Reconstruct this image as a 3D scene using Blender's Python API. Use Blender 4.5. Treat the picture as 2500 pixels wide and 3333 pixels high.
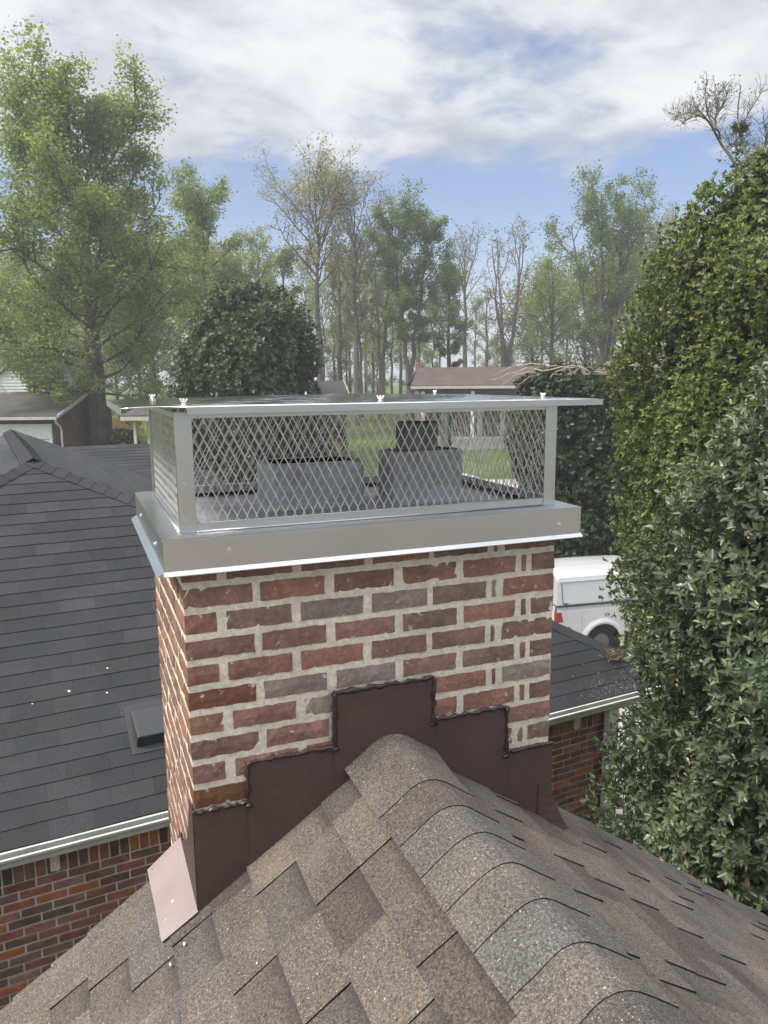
import bpy, math, random
import numpy as np
from mathutils import Vector, Matrix

random.seed(7)
scene = bpy.context.scene
for _o in list(bpy.data.objects):
    bpy.data.objects.remove(_o, do_unlink=True)
COL = scene.collection
rad = math.radians

# ------------------------------------------------------------------ camera
CAM = np.array([-0.2244, -1.9664, 6.2])
YAW, PITCH, ROLL, FPX = rad(21.7488), rad(9.8790), rad(-0.4111), 2503.0
_cy, _sy, _cp, _sp = math.cos(YAW), math.sin(YAW), math.cos(PITCH), math.sin(PITCH)
FW = np.array([_sy * _cp, _cy * _cp, -_sp])
_r0 = np.array([_cy, -_sy, 0.0])
_u0 = np.cross(_r0, FW)
RT = math.cos(ROLL) * _r0 + math.sin(ROLL) * _u0
UP = -math.sin(ROLL) * _r0 + math.cos(ROLL) * _u0
FH = np.array([_sy, _cy, 0.0])          # horizontal forward
RH = np.array([_cy, -_sy, 0.0])         # horizontal right
cam_data = bpy.data.cameras.new('camera')
cam = bpy.data.objects.new('camera', cam_data)
COL.objects.link(cam)
cam.matrix_world = Matrix(((RT[0], UP[0], -FW[0], CAM[0]), (RT[1], UP[1], -FW[1], CAM[1]),
                           (RT[2], UP[2], -FW[2], CAM[2]), (0, 0, 0, 1)))
cam_data.sensor_fit = 'VERTICAL'
cam_data.sensor_height = 36.0
cam_data.sensor_width = 27.0
cam_data.lens = 36.0 * FPX / 3333.0
cam_data.clip_start = 0.05
cam_data.clip_end = 3000
scene.camera = cam

# ------------------------------------------------------------------ sky, sun, exposure
SUN_AZ, SUN_EL = rad(-92), rad(50)
world = bpy.data.worlds.new('World')
scene.world = world
world.use_nodes = True
wn, wl = world.node_tree.nodes, world.node_tree.links
wn.clear()


def wnode(t, **kw):
    n = wn.new(t)
    for k_, v_ in kw.items():
        setattr(n, k_, v_)
    return n


def wmath(op, a, b=None, clamp=False):
    n = wnode('ShaderNodeMath', operation=op, use_clamp=clamp)
    for i, q in enumerate((a, b)):
        if q is None:
            continue
        if isinstance(q, (int, float)):
            n.inputs[i].default_value = q
        else:
            wl.new(q, n.inputs[i])
    return n.outputs[0]


w_out = wnode('ShaderNodeOutputWorld')
w_bg = wnode('ShaderNodeBackground')
w_bg.inputs[1].default_value = 0.10
sky = wnode('ShaderNodeTexSky', sky_type='NISHITA')
sky.sun_disc = False
sky.sun_elevation = SUN_EL
sky.sun_rotation = SUN_AZ
sky.altitude = 100
sky.air_density = 1.0
sky.dust_density = 1.2
sky.ozone_density = 1.5
w_tc = wnode('ShaderNodeTexCoord')
w_sep = wnode('ShaderNodeSeparateXYZ')
wl.new(w_tc.outputs['Generated'], w_sep.inputs[0])
zc = wmath('MAXIMUM', w_sep.outputs[2], 0.0)
den = wmath('ADD', zc, 0.16)
w_cmb = wnode('ShaderNodeCombineXYZ')
wl.new(wmath('DIVIDE', w_sep.outputs[0], den), w_cmb.inputs[0])
wl.new(wmath('DIVIDE', w_sep.outputs[1], den), w_cmb.inputs[1])


def wnoise(scale, detail, rough, off, dist=0.0):
    mp = wnode('ShaderNodeMapping')
    mp.inputs['Location'].default_value = off
    wl.new(w_cmb.outputs[0], mp.inputs[0])
    n = wnode('ShaderNodeTexNoise')
    n.inputs['Scale'].default_value = scale
    n.inputs['Detail'].default_value = detail
    n.inputs['Roughness'].default_value = rough
    n.inputs['Distortion'].default_value = dist
    wl.new(mp.outputs[0], n.inputs[0])
    return n.outputs[0]


def wramp(v, a, b, lo=0.0, hi=1.0, smooth=True):
    n = wnode('ShaderNodeMapRange')
    n.interpolation_type = 'SMOOTHSTEP' if smooth else 'LINEAR'
    n.inputs[1].default_value = a
    n.inputs[2].default_value = b
    n.inputs[3].default_value = lo
    n.inputs[4].default_value = hi
    wl.new(v, n.inputs[0])
    return n.outputs[0]


n_big = wnoise(1.05, 3.0, 0.5, (3.1, 1.7, 0.0))
n_det = wnoise(3.4, 9.0, 0.58, (7.3, 2.2, 1.0), 0.25)
n_sh = wnoise(2.1, 6.0, 0.55, (1.3, 9.2, 4.0))
elev = wramp(zc, 0.18, 0.31, -0.21, 0.10)
cov = wmath('ADD', wmath('ADD', wmath('MULTIPLY', n_big, 0.5), wmath('MULTIPLY', n_det, 0.6)), elev)
fac = wramp(cov, 0.45, 0.66)
# cloud brightness: thick parts greyer, edges whiter
n_fin = wnoise(7.5, 8.0, 0.6, (2.3, 5.2, 2.0), 0.4)
shade = wramp(wmath('ADD', wmath('ADD', wmath('MULTIPLY', n_sh, .8), wmath('MULTIPLY', n_det, 0.45)), wmath('MULTIPLY', n_fin, .3)), 0.60, 0.98, 0.0, 1.0)
w_cl = wnode('ShaderNodeMixRGB')
w_cl.inputs[1].default_value = (2.12, 2.24, 2.50, 1)
w_cl.inputs[2].default_value = (3.80, 3.86, 3.98, 1)
wl.new(shade, w_cl.inputs[0])
# pale horizon air
w_hz = wnode('ShaderNodeMixRGB')
w_hz.inputs[2].default_value = (2.9, 3.2, 3.6, 1)
wl.new(wramp(zc, 0.0, 0.21, 0.80, 0.08), w_hz.inputs[0])
w_sk = wnode('ShaderNodeMixRGB', blend_type='MULTIPLY')
w_sk.inputs[0].default_value = 1.0
w_sk.inputs[2].default_value = (.48, .53, .64, 1)
wl.new(sky.outputs[0], w_sk.inputs[1])
wl.new(w_sk.outputs[0], w_hz.inputs[1])
w_mx = wnode('ShaderNodeMixRGB')
wl.new(fac, w_mx.inputs[0])
wl.new(w_hz.outputs[0], w_mx.inputs[1])
# an overcast sky is brighter overhead than at the horizon
cie = wramp(zc, 0.40, 1.0, 1.0, 3.9, False)
w_ci = wnode('ShaderNodeCombineXYZ')
for _i in range(3):
    wl.new(cie, w_ci.inputs[_i])
w_cm = wnode('ShaderNodeMixRGB', blend_type='MULTIPLY')
w_cm.inputs[0].default_value = 1.0
wl.new(w_cl.outputs[0], w_cm.inputs[1])
wl.new(w_ci.outputs[0], w_cm.inputs[2])
wl.new(w_cm.outputs[0], w_mx.inputs[2])
wl.new(w_mx.outputs[0], w_bg.inputs[0])
wl.new(w_bg.outputs[0], w_out.inputs[0])

sun_data = bpy.data.lights.new('sun', 'SUN')
sun_data.energy = 2.0
sun_data.angle = rad(12)
sun_data.color = (1.0, 0.93, 0.82)
sun = bpy.data.objects.new('sun', sun_data)
COL.objects.link(sun)
SDIR = Vector((math.sin(SUN_AZ) * math.cos(SUN_EL), math.cos(SUN_AZ) * math.cos(SUN_EL), math.sin(SUN_EL)))
sun.rotation_euler = (-SDIR).to_track_quat('-Z', 'Y').to_euler()
sun.location = (-20, 20, 40)
vs = scene.view_settings
vs.view_transform = 'Standard'
vs.look = 'None'
vs.gamma = 1.0
vs.use_curve_mapping = False
vs.exposure = 1.28
scene.render.engine = 'CYCLES'
scene.cycles.max_bounces = 7
scene.cycles.diffuse_bounces = 3
scene.cycles.glossy_bounces = 4
scene.cycles.transmission_bounces = 3
scene.cycles.volume_bounces = 0

# ------------------------------------------------------------------ pixel -> place helpers (photo pixels, 1659 wide view)
K = 2500.0 / 1659.0


def ray(x, y):
    d = FW * FPX + RT * (x * K - 1250) + UP * (1666.5 - y * K)
    return d / np.linalg.norm(d)


def at_z(x, y, z):
    d = ray(x, y)
    return CAM + d * (z - CAM[2]) / d[2]


def at_depth(x, y, dep):
    d = ray(x, y)
    return CAM + d * dep / (d @ FH)


def cf(g, lat, z=0.0):
    """camera-aligned ground frame: g metres ahead, lat metres to the right"""
    p = CAM + FH * g + RH * lat
    return np.array([p[0], p[1], z])


# ------------------------------------------------------------------ materials
def nodes_of(name):
    m = bpy.data.materials.new(name)
    m.use_nodes = True
    nt = m.node_tree
    nt.nodes.clear()
    out = nt.nodes.new('ShaderNodeOutputMaterial')
    return m, nt, out


def _noise(nt, vec, scale, detail=2.0, rough=0.5, stretch=None):
    n = nt.nodes.new('ShaderNodeTexNoise')
    n.inputs['Scale'].default_value = scale
    n.inputs['Detail'].default_value = detail
    n.inputs['Roughness'].default_value = rough
    if stretch:
        mp = nt.nodes.new('ShaderNodeMapping')
        mp.inputs['Scale'].default_value = stretch
        nt.links.new(vec, mp.inputs[0])
        nt.links.new(mp.outputs[0], n.inputs[0])
    else:
        nt.links.new(vec, n.inputs[0])
    return n.outputs[0]


def _range(nt, v, a, b, lo, hi):
    n = nt.nodes.new('ShaderNodeMapRange')
    n.inputs[1].default_value = a
    n.inputs[2].default_value = b
    n.inputs[3].default_value = lo
    n.inputs[4].default_value = hi
    nt.links.new(v, n.inputs[0])
    return n.outputs[0]


def _mix(nt, mode, f, a, b):
    n = nt.nodes.new('ShaderNodeMixRGB')
    n.blend_type = mode
    for i, q in enumerate((f, a, b)):
        if isinstance(q, (int, float)):
            n.inputs[i].default_value = q
        elif isinstance(q, tuple):
            n.inputs[i].default_value = (q[0], q[1], q[2], 1)
        else:
            nt.links.new(q, n.inputs[i])
    return n.outputs[0]


def pmat(name, col=(.5, .5, .5), rough=.7, metal=0.0, spec=.4, vary=(), bump=(), objcol=False, spots=(),
         rvary=None, coat=0.0, band=None):
    """Principled surface: colour (or the object's own colour) x noise layers, stains, bump."""
    m, nt, out = nodes_of(name)
    p = nt.nodes.new('ShaderNodeBsdfPrincipled')
    nt.links.new(p.outputs[0], out.inputs[0])
    tc = nt.nodes.new('ShaderNodeTexCoord')
    vec = tc.outputs['Object']
    if objcol:
        oi = nt.nodes.new('ShaderNodeObjectInfo')
        c = oi.outputs['Color']
    else:
        rgb = nt.nodes.new('ShaderNodeRGB')
        rgb.outputs[0].default_value = (col[0], col[1], col[2], 1)
        c = rgb.outputs[0]
    for v in vary:
        scale, det, lo, hi = v[:4]
        f = _range(nt, _noise(nt, vec, scale, det, .55, v[4] if len(v) > 4 else None), .3, .7, lo, hi)
        cmb = nt.nodes.new('ShaderNodeCombineXYZ')
        for i in range(3):
            nt.links.new(f, cmb.inputs[i])
        c = _mix(nt, 'MULTIPLY', 1.0, c, cmb.outputs[0])
    for s in spots:
        scale, det, a, b, sc, amt = s
        f = _range(nt, _noise(nt, vec, scale, det), a, b, 0.0, amt)
        c = _mix(nt, 'MIX', f, c, sc)
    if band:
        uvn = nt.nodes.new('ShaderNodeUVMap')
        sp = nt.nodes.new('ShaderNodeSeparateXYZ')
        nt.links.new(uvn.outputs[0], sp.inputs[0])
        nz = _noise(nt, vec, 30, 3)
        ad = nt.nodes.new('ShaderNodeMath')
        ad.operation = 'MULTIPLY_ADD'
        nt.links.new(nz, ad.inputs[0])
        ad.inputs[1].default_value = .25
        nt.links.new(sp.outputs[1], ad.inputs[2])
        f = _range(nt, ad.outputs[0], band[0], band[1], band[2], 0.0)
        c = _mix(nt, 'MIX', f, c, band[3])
    nt.links.new(c, p.inputs['Base Color'])
    p.inputs['Roughness'].default_value = rough
    if rvary:
        nt.links.new(_range(nt, _noise(nt, vec, rvary[0], 3), .3, .7, rvary[1], rvary[2]), p.inputs['Roughness'])
    p.inputs['Metallic'].default_value = metal
    p.inputs['Specular IOR Level'].default_value = spec
    if coat:
        p.inputs['Coat Weight'].default_value = coat
        p.inputs['Coat Roughness'].default_value = .08
    prev = None
    for b in bump:
        scale, strength, dist = b[:3]
        bn = nt.nodes.new('ShaderNodeBump')
        bn.inputs['Strength'].default_value = strength
        bn.inputs['Distance'].default_value = dist
        nt.links.new(_noise(nt, vec, scale, 3, .6, b[3] if len(b) > 3 else None), bn.inputs['Height'])
        if prev is not None:
            nt.links.new(prev, bn.inputs['Normal'])
        prev = bn.outputs[0]
    if prev is not None:
        nt.links.new(prev, p.inputs['Normal'])
    return m


def leafmat(name, cols, trans=.35, rough=.45, spec=.4):
    """leaf surface, each leaf its own tint"""
    m, nt, out = nodes_of(name)
    geo = nt.nodes.new('ShaderNodeNewGeometry')
    rp = nt.nodes.new('ShaderNodeValToRGB')
    cr = rp.color_ramp
    cr.interpolation = 'LINEAR'
    while len(cr.elements) < len(cols):
        cr.elements.new(.5)
    for i, (pos, c) in enumerate(cols):
        cr.elements[i].position = pos
        cr.elements[i].color = (c[0], c[1], c[2], 1)
    nt.links.new(geo.outputs['Random Per Island'], rp.inputs[0])
    tc = nt.nodes.new('ShaderNodeTexCoord')
    f = _range(nt, _noise(nt, tc.outputs['Object'], 1.1, 4, .6), .3, .7, .62, 1.38)
    cmb = nt.nodes.new('ShaderNodeCombineXYZ')
    for i in range(3):
        nt.links.new(f, cmb.inputs[i])
    c = _mix(nt, 'MULTIPLY', 1.0, rp.outputs[0], cmb.outputs[0])
    p = nt.nodes.new('ShaderNodeBsdfPrincipled')
    p.inputs['Roughness'].default_value = rough
    p.inputs['Specular IOR Level'].default_value = spec
    nt.links.new(c, p.inputs['Base Color'])
    t = nt.nodes.new('ShaderNodeBsdfTranslucent')
    nt.links.new(_mix(nt, 'MULTIPLY', 1.0, c, (1.5, 1.5, .8)), t.inputs[0])
    ms = nt.nodes.new('ShaderNodeMixShader')
    ms.inputs[0].default_value = trans
    nt.links.new(p.outputs[0], ms.inputs[1])
    nt.links.new(t.outputs[0], ms.inputs[2])
    nt.links.new(ms.outputs[0], out.inputs[0])
    return m


MT = {}
MT['brick'] = pmat('brick_clay', objcol=True, rough=.9, spec=.2,
                   vary=[(9, 3, .72, 1.25), (60, 3, .8, 1.18), (260, 2, .82, 1.15)],
                   spots=[(38, 6, .63, .70, (.50, .46, .38), .8), (20, 3, .62, .8, (.16, .10, .085), .4)],
                   bump=[(55, .55, .006), (330, .5, .002)])
MT['mortar'] = pmat('mortar', (.72, .645, .515), rough=.95, spec=.15,
                    vary=[(6, 3, .85, 1.1), (70, 3, .82, 1.12), (420, 2, .82, 1.12)],
                    bump=[(28, .7, .008), (220, .6, .003)])
MT['farbrick'] = pmat('wall_brick_clay', objcol=True, rough=.9, spec=.15, vary=[(14, 3, .7, 1.25), (110, 2, .8, 1.15)],
                      spots=[(30, 4, .7, .78, (.5, .48, .44), .5)], bump=[(70, .5, .005)])
MT['farmortar'] = pmat('wall_mortar', (.55, .53, .48), rough=.95, spec=.1, vary=[(9, 3, .75, 1.12), (120, 2, .85, 1.1)],
                       bump=[(50, .6, .006)])
_gr = [(7, 3, .88, 1.12), (150, 2, .55, 1.5), (380, 2, .5, 1.6)]
_gb = [(300, .7, .003), (900, .5, .001)]
MT['shingle'] = pmat('granule_shingle', objcol=True, rough=.92, spec=.25, vary=_gr, bump=_gb,
                     spots=[(190, 2, .66, .73, (.56, .51, .44), .7), (3.5, 4, .55, .8, (.27, .21, .155), .4)])
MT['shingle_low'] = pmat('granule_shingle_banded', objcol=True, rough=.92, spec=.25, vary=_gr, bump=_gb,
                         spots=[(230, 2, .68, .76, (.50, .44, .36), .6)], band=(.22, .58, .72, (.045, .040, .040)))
MT['cut_edge'] = pmat('asphalt_cut_edge', (.026, .023, .022), rough=.9, spec=.2)
MT['dark_shingle'] = pmat('charcoal_shingle', objcol=True, rough=.75, spec=.3,
                          vary=[(1.6, 3, .82, 1.16), (60, 3, .78, 1.2), (300, 2, .75, 1.25)],
                          bump=[(350, .5, .002)])
MT['dark_edge'] = pmat('charcoal_cut_edge', (.014, .014, .015), rough=.9, spec=.2)
MT['steel'] = pmat('stainless_steel', (.60, .60, .585), rough=.30, metal=1.0, vary=[(3, 2, .95, 1.04), (160, 2, .97, 1.03, (1, 1, 9))],
                   bump=[(1.6, .05, .02)])
MT['steel_lid'] = pmat('polished_steel', (.78, .80, .79), rough=.09, metal=1.0, vary=[(4, 2, .93, 1.04)],
                       rvary=(9, .06, .16), bump=[(4.5, .8, .022), (14, .3, .004)])
MT['steel_mesh'] = pmat('expanded_steel', (.70, .69, .665), rough=.36, metal=1.0, vary=[(40, 2, .85, 1.1)])
MT['galv'] = pmat('bright_bolt', (.72, .70, .64), rough=.3, metal=1.0)
MT['flash'] = pmat('brown_painted_metal', (.080, .050, .045), rough=.55, spec=.3,
                   vary=[(3, 3, .9, 1.12), (40, 3, .93, 1.06)], rvary=(30, .5, .68), bump=[(4, .3, .012), (500, .15, .0006)],
                   spots=[(14, 6, .75, .8, (.2, .17, .16), .5)])
MT['flash_pale'] = pmat('bare_flashing_back', (.29, .23, .225), rough=.55, spec=.35, vary=[(6, 3, .9, 1.08)],
                        spots=[(55, 5, .69, .73, (.75, .72, .7), .85)], bump=[(4, .15, .01)])
MT['seal'] = pmat('dark_brown_sealant', (.035, .022, .018), rough=.3, spec=.5, vary=[(30, 3, .8, 1.2)], bump=[(40, .6, .006)])
MT['crown'] = pmat('grey_crown_coat', (.38, .395, .43), rough=.42, spec=.5, vary=[(8, 4, .75, 1.3), (70, 3, .85, 1.15)],
                   spots=[(11, 5, .62, .72, (.33, .34, .36), .6)], bump=[(22, .6, .008), (140, .3, .002)])
MT['flue'] = pmat('flue_grey_coat', (.48, .49, .515), rough=.6, spec=.35, vary=[(7, 4, .75, 1.25), (60, 3, .85, 1.15)],
                  bump=[(26, .5, .006), (160, .4, .002)])
MT['flue_in'] = pmat('sooty_clay', (.06, .03, .022), rough=.95, vary=[(12, 3, .5, 1.4)])
MT['pipe'] = pmat('dark_flue_pipe', (.20, .205, .21), rough=.6, vary=[(12, 3, .8, 1.3)])
MT['white'] = pmat('white_paint', (.78, .78, .76), rough=.5, vary=[(5, 3, .94, 1.03)])
MT['gutter'] = pmat('cream_gutter', (.52, .51, .465), rough=.5, spec=.4, vary=[(5, 3, .85, 1.06), (40, 3, .92, 1.05)])
MT['cream'] = pmat('cream_trim', (.55, .52, .45), rough=.6, vary=[(4, 3, .85, 1.06)])
MT['siding'] = pmat('white_siding', (.62, .62, .61), rough=.7, vary=[(2, 3, .85, 1.05)],
                    spots=[(1.6, 4, .55, .62, (.25, .24, .22), .5)])
MT['dkroof'] = pmat('brown_roofing', (.085, .060, .054), rough=.9, vary=[(1.2, 4, .75, 1.2), (12, 3, .85, 1.15)], bump=[(20, .4, .02)])
MT['greyroof'] = pmat('grey_roofing', (.085, .080, .074), rough=.9, vary=[(1.2, 4, .7, 1.25), (12, 3, .85, 1.15)], bump=[(20, .4, .02)])
MT['brownwall'] = pmat('brown_brick_wall', (.115, .070, .052), rough=.95, vary=[(1.5, 3, .8, 1.2), (9, 4, .7, 1.3)])
MT['redwall'] = pmat('red_brick_wall', (.20, .115, .095), rough=.95, vary=[(1.5, 3, .8, 1.2), (9, 4, .7, 1.3)])
MT['dark'] = pmat('dark_recess', (.012, .012, .013), rough=.6)
MT['wood_fence'] = pmat('tan_fence_wood', (.42, .31, .16), rough=.85, vary=[(3, 3, .75, 1.15)])
MT['lawn'] = pmat('lawn', (.085, .125, .030), rough=.95, spec=.1, vary=[(.35, 4, .65, 1.3), (6, 4, .7, 1.3), (60, 3, .7, 1.3)],
                  spots=[(.22, 4, .6, .75, (.14, .11, .06), .5)], bump=[(30, .8, .05)])
MT['concrete'] = pmat('concrete_drive', (.34, .32, .29), rough=.9, vary=[(.8, 4, .8, 1.12), (14, 3, .85, 1.1)])
MT['asphalt'] = pmat('asphalt_road', (.055, .055, .055), rough=.9, vary=[(.8, 4, .8, 1.3)])
MT['truck'] = pmat('white_truck_paint', (.50, .51, .52), rough=.32, spec=.5, coat=.5, vary=[(2, 2, .96, 1.02)],
                   spots=[(9, 6, .72, .76, (.35, .35, .36), .35)])
MT['rubber'] = pmat('tyre_rubber', (.018, .018, .018), rough=.8, vary=[(20, 3, .8, 1.3)])
MT['rim'] = pmat('dull_wheel_rim', (.16, .16, .165), rough=.45, metal=.7)
MT['redlens'] = pmat('red_lamp_lens', (.28, .012, .015), rough=.15, spec=.6)
MT['trim'] = pmat('black_plastic_trim', (.03, .031, .033), rough=.5)
MT['glass'] = pmat('dark_glass', (.02, .024, .028), rough=.06, spec=.8)
MT['bark'] = pmat('bark', (.105, .092, .077), rough=.95, spec=.1, vary=[(2, 3, .7, 1.25), (14, 4, .65, 1.3, (1, 1, .25))],
                  bump=[(18, .8, .04, (1, 1, .25))])
MT['bark_pale'] = pmat('pale_bark', (.165, .148, .125), rough=.95, spec=.1, vary=[(2, 3, .75, 1.2), (14, 4, .7, 1.3, (1, 1, .25))])
MT['vine'] = pmat('dead_vine', (.40, .34, .26), rough=.95, vary=[(6, 3, .7, 1.2)])
MT['nest'] = pmat('nest_twigs', (.11, .095, .08), rough=.95)
MT['dropping'] = pmat('chalky_dropping', (.75, .74, .70), rough=.8, vary=[(40, 3, .8, 1.1)])
MT['duff'] = pmat('brown_leaf_litter', (.17, .115, .07), rough=.95, vary=[(30, 3, .6, 1.4)])
MT['lf_oak'] = leafmat('oak_leaf', [(0, (.13, .17, .055)), (.5, (.185, .235, .08)), (1, (.24, .29, .105))], .55)
MT['lf_spring'] = leafmat('spring_leaf', [(0, (.13, .165, .045)), (.5, (.19, .23, .07)), (1, (.24, .28, .10))], .55)
MT['lf_green'] = leafmat('maple_leaf', [(0, (.085, .13, .048)), (.6, (.13, .18, .065)), (1, (.18, .23, .085))], .55)
MT['lf_sand'] = leafmat('budding_leaf', [(0, (.20, .175, .09)), (.5, (.27, .24, .13)), (1, (.20, .21, .09))], .5)
MT['lf_bud'] = leafmat('grey_bud', [(0, (.15, .135, .10)), (.6, (.20, .18, .13)), (1, (.17, .19, .09))], .4)
MT['lf_holly'] = leafmat('holly_leaf', [(0, (.046, .070, .024)), (.4, (.095, .130, .038)), (.8, (.17, .21, .056)), (.988, (.24, .28, .07)), (1, (.45, .32, .07))],
                         .3, .40, .42)
MT['lf_laurel'] = leafmat('laurel_leaf', [(0, (.055, .080, .042)), (.5, (.092, .125, .066)), (.9, (.13, .165, .090)), (.992, (.16, .205, .075)), (1, (.34, .18, .09))],
                          .25, .34, .6)
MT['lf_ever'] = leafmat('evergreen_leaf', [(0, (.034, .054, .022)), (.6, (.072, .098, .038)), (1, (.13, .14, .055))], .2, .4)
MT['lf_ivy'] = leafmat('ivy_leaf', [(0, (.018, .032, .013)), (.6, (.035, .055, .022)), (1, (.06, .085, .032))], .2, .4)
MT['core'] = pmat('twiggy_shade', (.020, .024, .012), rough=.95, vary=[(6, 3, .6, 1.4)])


# ------------------------------------------------------------------ mesh + object helpers
class MB:
    def __init__(self):
        self.v, self.f, self.mi = [], [], []

    def add(self, vs_, fs, mi=0):
        o = len(self.v)
        self.v += [tuple(float(c) for c in q) for q in vs_]
        for f in fs:
            self.f.append(tuple(i + o for i in f))
            self.mi.append(mi)

    def hexa(self, c8, mi=0, mis=None):
        """8 corners: 0-3 bottom ring, 4-7 top ring; faces: bottom, top, 4 sides"""
        fs = [(3, 2, 1, 0), (4, 5, 6, 7), (0, 1, 5, 4), (1, 2, 6, 5), (2, 3, 7, 6), (3, 0, 4, 7)]
        o = len(self.v)
        self.v += [tuple(float(c) for c in q) for q in c8]
        for i, f in enumerate(fs):
            self.f.append(tuple(a + o for a in f))
            self.mi.append(mis[i] if mis else mi)

    def box(self, x0, x1, y0, y1, z0, z1, mi=0):
        self.hexa([(x0, y0, z0), (x1, y0, z0), (x1, y1, z0), (x0, y1, z0),
                   (x0, y0, z1), (x1, y0, z1), (x1, y1, z1), (x0, y1, z1)], mi)

    def fbox(self, org, ax, ay, az, a0, a1, b0, b1, c0, c1, mi=0):
        """box in the frame org + a*ax + b*ay + c*az"""
        g = lambda a, b, c: org + ax * a + ay * b + az * c
        self.hexa([g(a0, b0, c0), g(a1, b0, c0), g(a1, b1, c0), g(a0, b1, c0),
                   g(a0, b0, c1), g(a1, b0, c1), g(a1, b1, c1), g(a0, b1, c1)], mi)

    def tube(self, pts, rads, n=6, mi=0, caps=True):
        pts = np.asarray(pts, float)
        m_ = len(pts)
        tan = np.gradient(pts, axis=0)
        tan /= np.linalg.norm(tan, axis=1)[:, None] + 1e-9
        ref = np.array([0, 0, 1.0]) if abs(tan[0][2]) < .9 else np.array([1.0, 0, 0])
        rings = []
        for i in range(m_):
            a = np.cross(tan[i], ref)
            a /= np.linalg.norm(a) + 1e-9
            b = np.cross(tan[i], a)
            ang = np.arange(n) * 2 * math.pi / n
            r = rads[i] if hasattr(rads, '__len__') else rads
            rings.append(pts[i] + r * (np.cos(ang)[:, None] * a + np.sin(ang)[:, None] * b))
        fs = []
        for i in range(m_ - 1):
            for j in range(n):
                j2 = (j + 1) % n
                fs.append((i * n + j, i * n + j2, (i + 1) * n + j2, (i + 1) * n + j))
        if caps:
            fs.append(tuple(range(n - 1, -1, -1)))
            fs.append(tuple((m_ - 1) * n + j for j in range(n)))
        self.add(np.concatenate(rings), fs, mi)

    def prism(self, poly, ext, mi=0):
        """planar polygon (3D points) extruded by vector ext"""
        n = len(poly)
        P = [np.array(q, float) for q in poly]
        vs_ = P + [q + np.array(ext, float) for q in P]
        fs = [tuple(range(n - 1, -1, -1)), tuple(range(n, 2 * n))]
        for i in range(n):
            j = (i + 1) % n
            fs.append((i, j, n + j, n + i))
        self.add(vs_, fs, mi)

    def mesh(self, name, mats, smooth=False):
        me = bpy.data.meshes.new(name)
        me.from_pydata(self.v, [], self.f)
        for m in mats:
            me.materials.append(m)
        if any(self.mi):
            me.polygons.foreach_set('material_index', self.mi)
        if smooth:
            me.polygons.foreach_set('use_smooth', [True] * len(me.polygons))
        me.validate()
        me.update()
        return me


def loc_of(o):
    return o.location


def obj(name, mesh, parent=None, local=False, color=None, kind=None):
    o = bpy.data.objects.new(name, mesh)
    COL.objects.link(o)
    if parent is not None:
        o.parent = parent
        if not local and parent.type == 'EMPTY':
            o.location = -parent.location
    if color is not None:
        o.color = (color[0], color[1], color[2], 1)
    if kind:
        o['kind'] = kind
    return o


def part(name, mb, mat, parent=None, smooth=False, local=False, color=None, kind=None):
    mats = mat if isinstance(mat, (list, tuple)) else [mat]
    return obj(name, mb.mesh(name, mats, smooth), parent, local, color, kind)


def thing(name, label, cat, loc=(0, 0, 0), group=None, rotz=0.0):
    o = bpy.data.objects.new(name, None)
    COL.objects.link(o)
    o.location = tuple(float(c) for c in loc)
    o.rotation_euler = (0, 0, rotz)
    o.empty_display_size = .2
    tag(o, label, cat, group)
    return o


def tag(o, label, cat, group=None):
    o['label'] = label
    o['category'] = cat
    if group:
        o['group'] = group
    return o


def bevel(o, w=.003, seg=2):
    b = o.modifiers.new('bevel', 'BEVEL')
    b.width = w
    b.segments = seg
    b.limit_method = 'ANGLE'
    return o


def np_mesh(name, verts, faces3, mats, smooth=False):
    """fast triangle mesh from numpy arrays"""
    me = bpy.data.meshes.new(name)
    nv, nf = len(verts), len(faces3)
    me.vertices.add(nv)
    me.vertices.foreach_set('co', np.ascontiguousarray(verts, dtype=np.float32).ravel())
    me.loops.add(nf * 3)
    me.loops.foreach_set('vertex_index', np.ascontiguousarray(faces3, dtype=np.int32).ravel())
    me.polygons.add(nf)
    me.polygons.foreach_set('loop_start', np.arange(nf, dtype=np.int32) * 3)
    me.polygons.foreach_set('loop_total', np.full(nf, 3, dtype=np.int32))
    for m in mats:
        me.materials.append(m)
    me.update(calc_edges=True)
    return me

# ------------------------------------------------------------------ terrain
def smooth01(t):
    t = np.clip(t, 0, 1)
    return t * t * (3 - 2 * t)


def ground_z(x, y):
    dx, dy = x - CAM[0], y - CAM[1]
    g = dx * FH[0] + dy * FH[1]
    lat = dx * RH[0] + dy * RH[1]
    z = np.interp(g, [-1e4, 20, 30, 38, 46, 60, 120, 400], [-.85, -.85, -.2, .7, 2.0, 2.6, 3.2, 3.6])
    z = z + 1.5 * smooth01((-lat - 5) / 9) * smooth01((g - 20) / 12) * smooth01((110 - g) / 50)
    return z


gx = np.concatenate([np.linspace(-400, -60, 14), np.linspace(-56, 72, 65), np.linspace(76, 400, 14)])
gy = np.concatenate([np.linspace(-200, -20, 8), np.linspace(-16, 96, 57), np.linspace(100, 480, 16)])
GX, GY = np.meshgrid(gx, gy)
GZ = ground_z(GX, GY) + .03 * np.sin(GX * 1.3) * np.sin(GY * 1.1)
gv = np.stack([GX, GY, GZ], -1).reshape(-1, 3)
nx_, ny_ = len(gx), len(gy)
ii, jj = np.meshgrid(np.arange(nx_ - 1), np.arange(ny_ - 1))
a_ = (jj * nx_ + ii).ravel()
gf = np.concatenate([np.stack([a_, a_ + 1, a_ + nx_ + 1], 1), np.stack([a_, a_ + nx_ + 1, a_ + nx_], 1)])
ground = obj('lawn', np_mesh('lawn', gv, gf, [MT['lawn']]))
ground['kind'] = 'structure'


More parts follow.
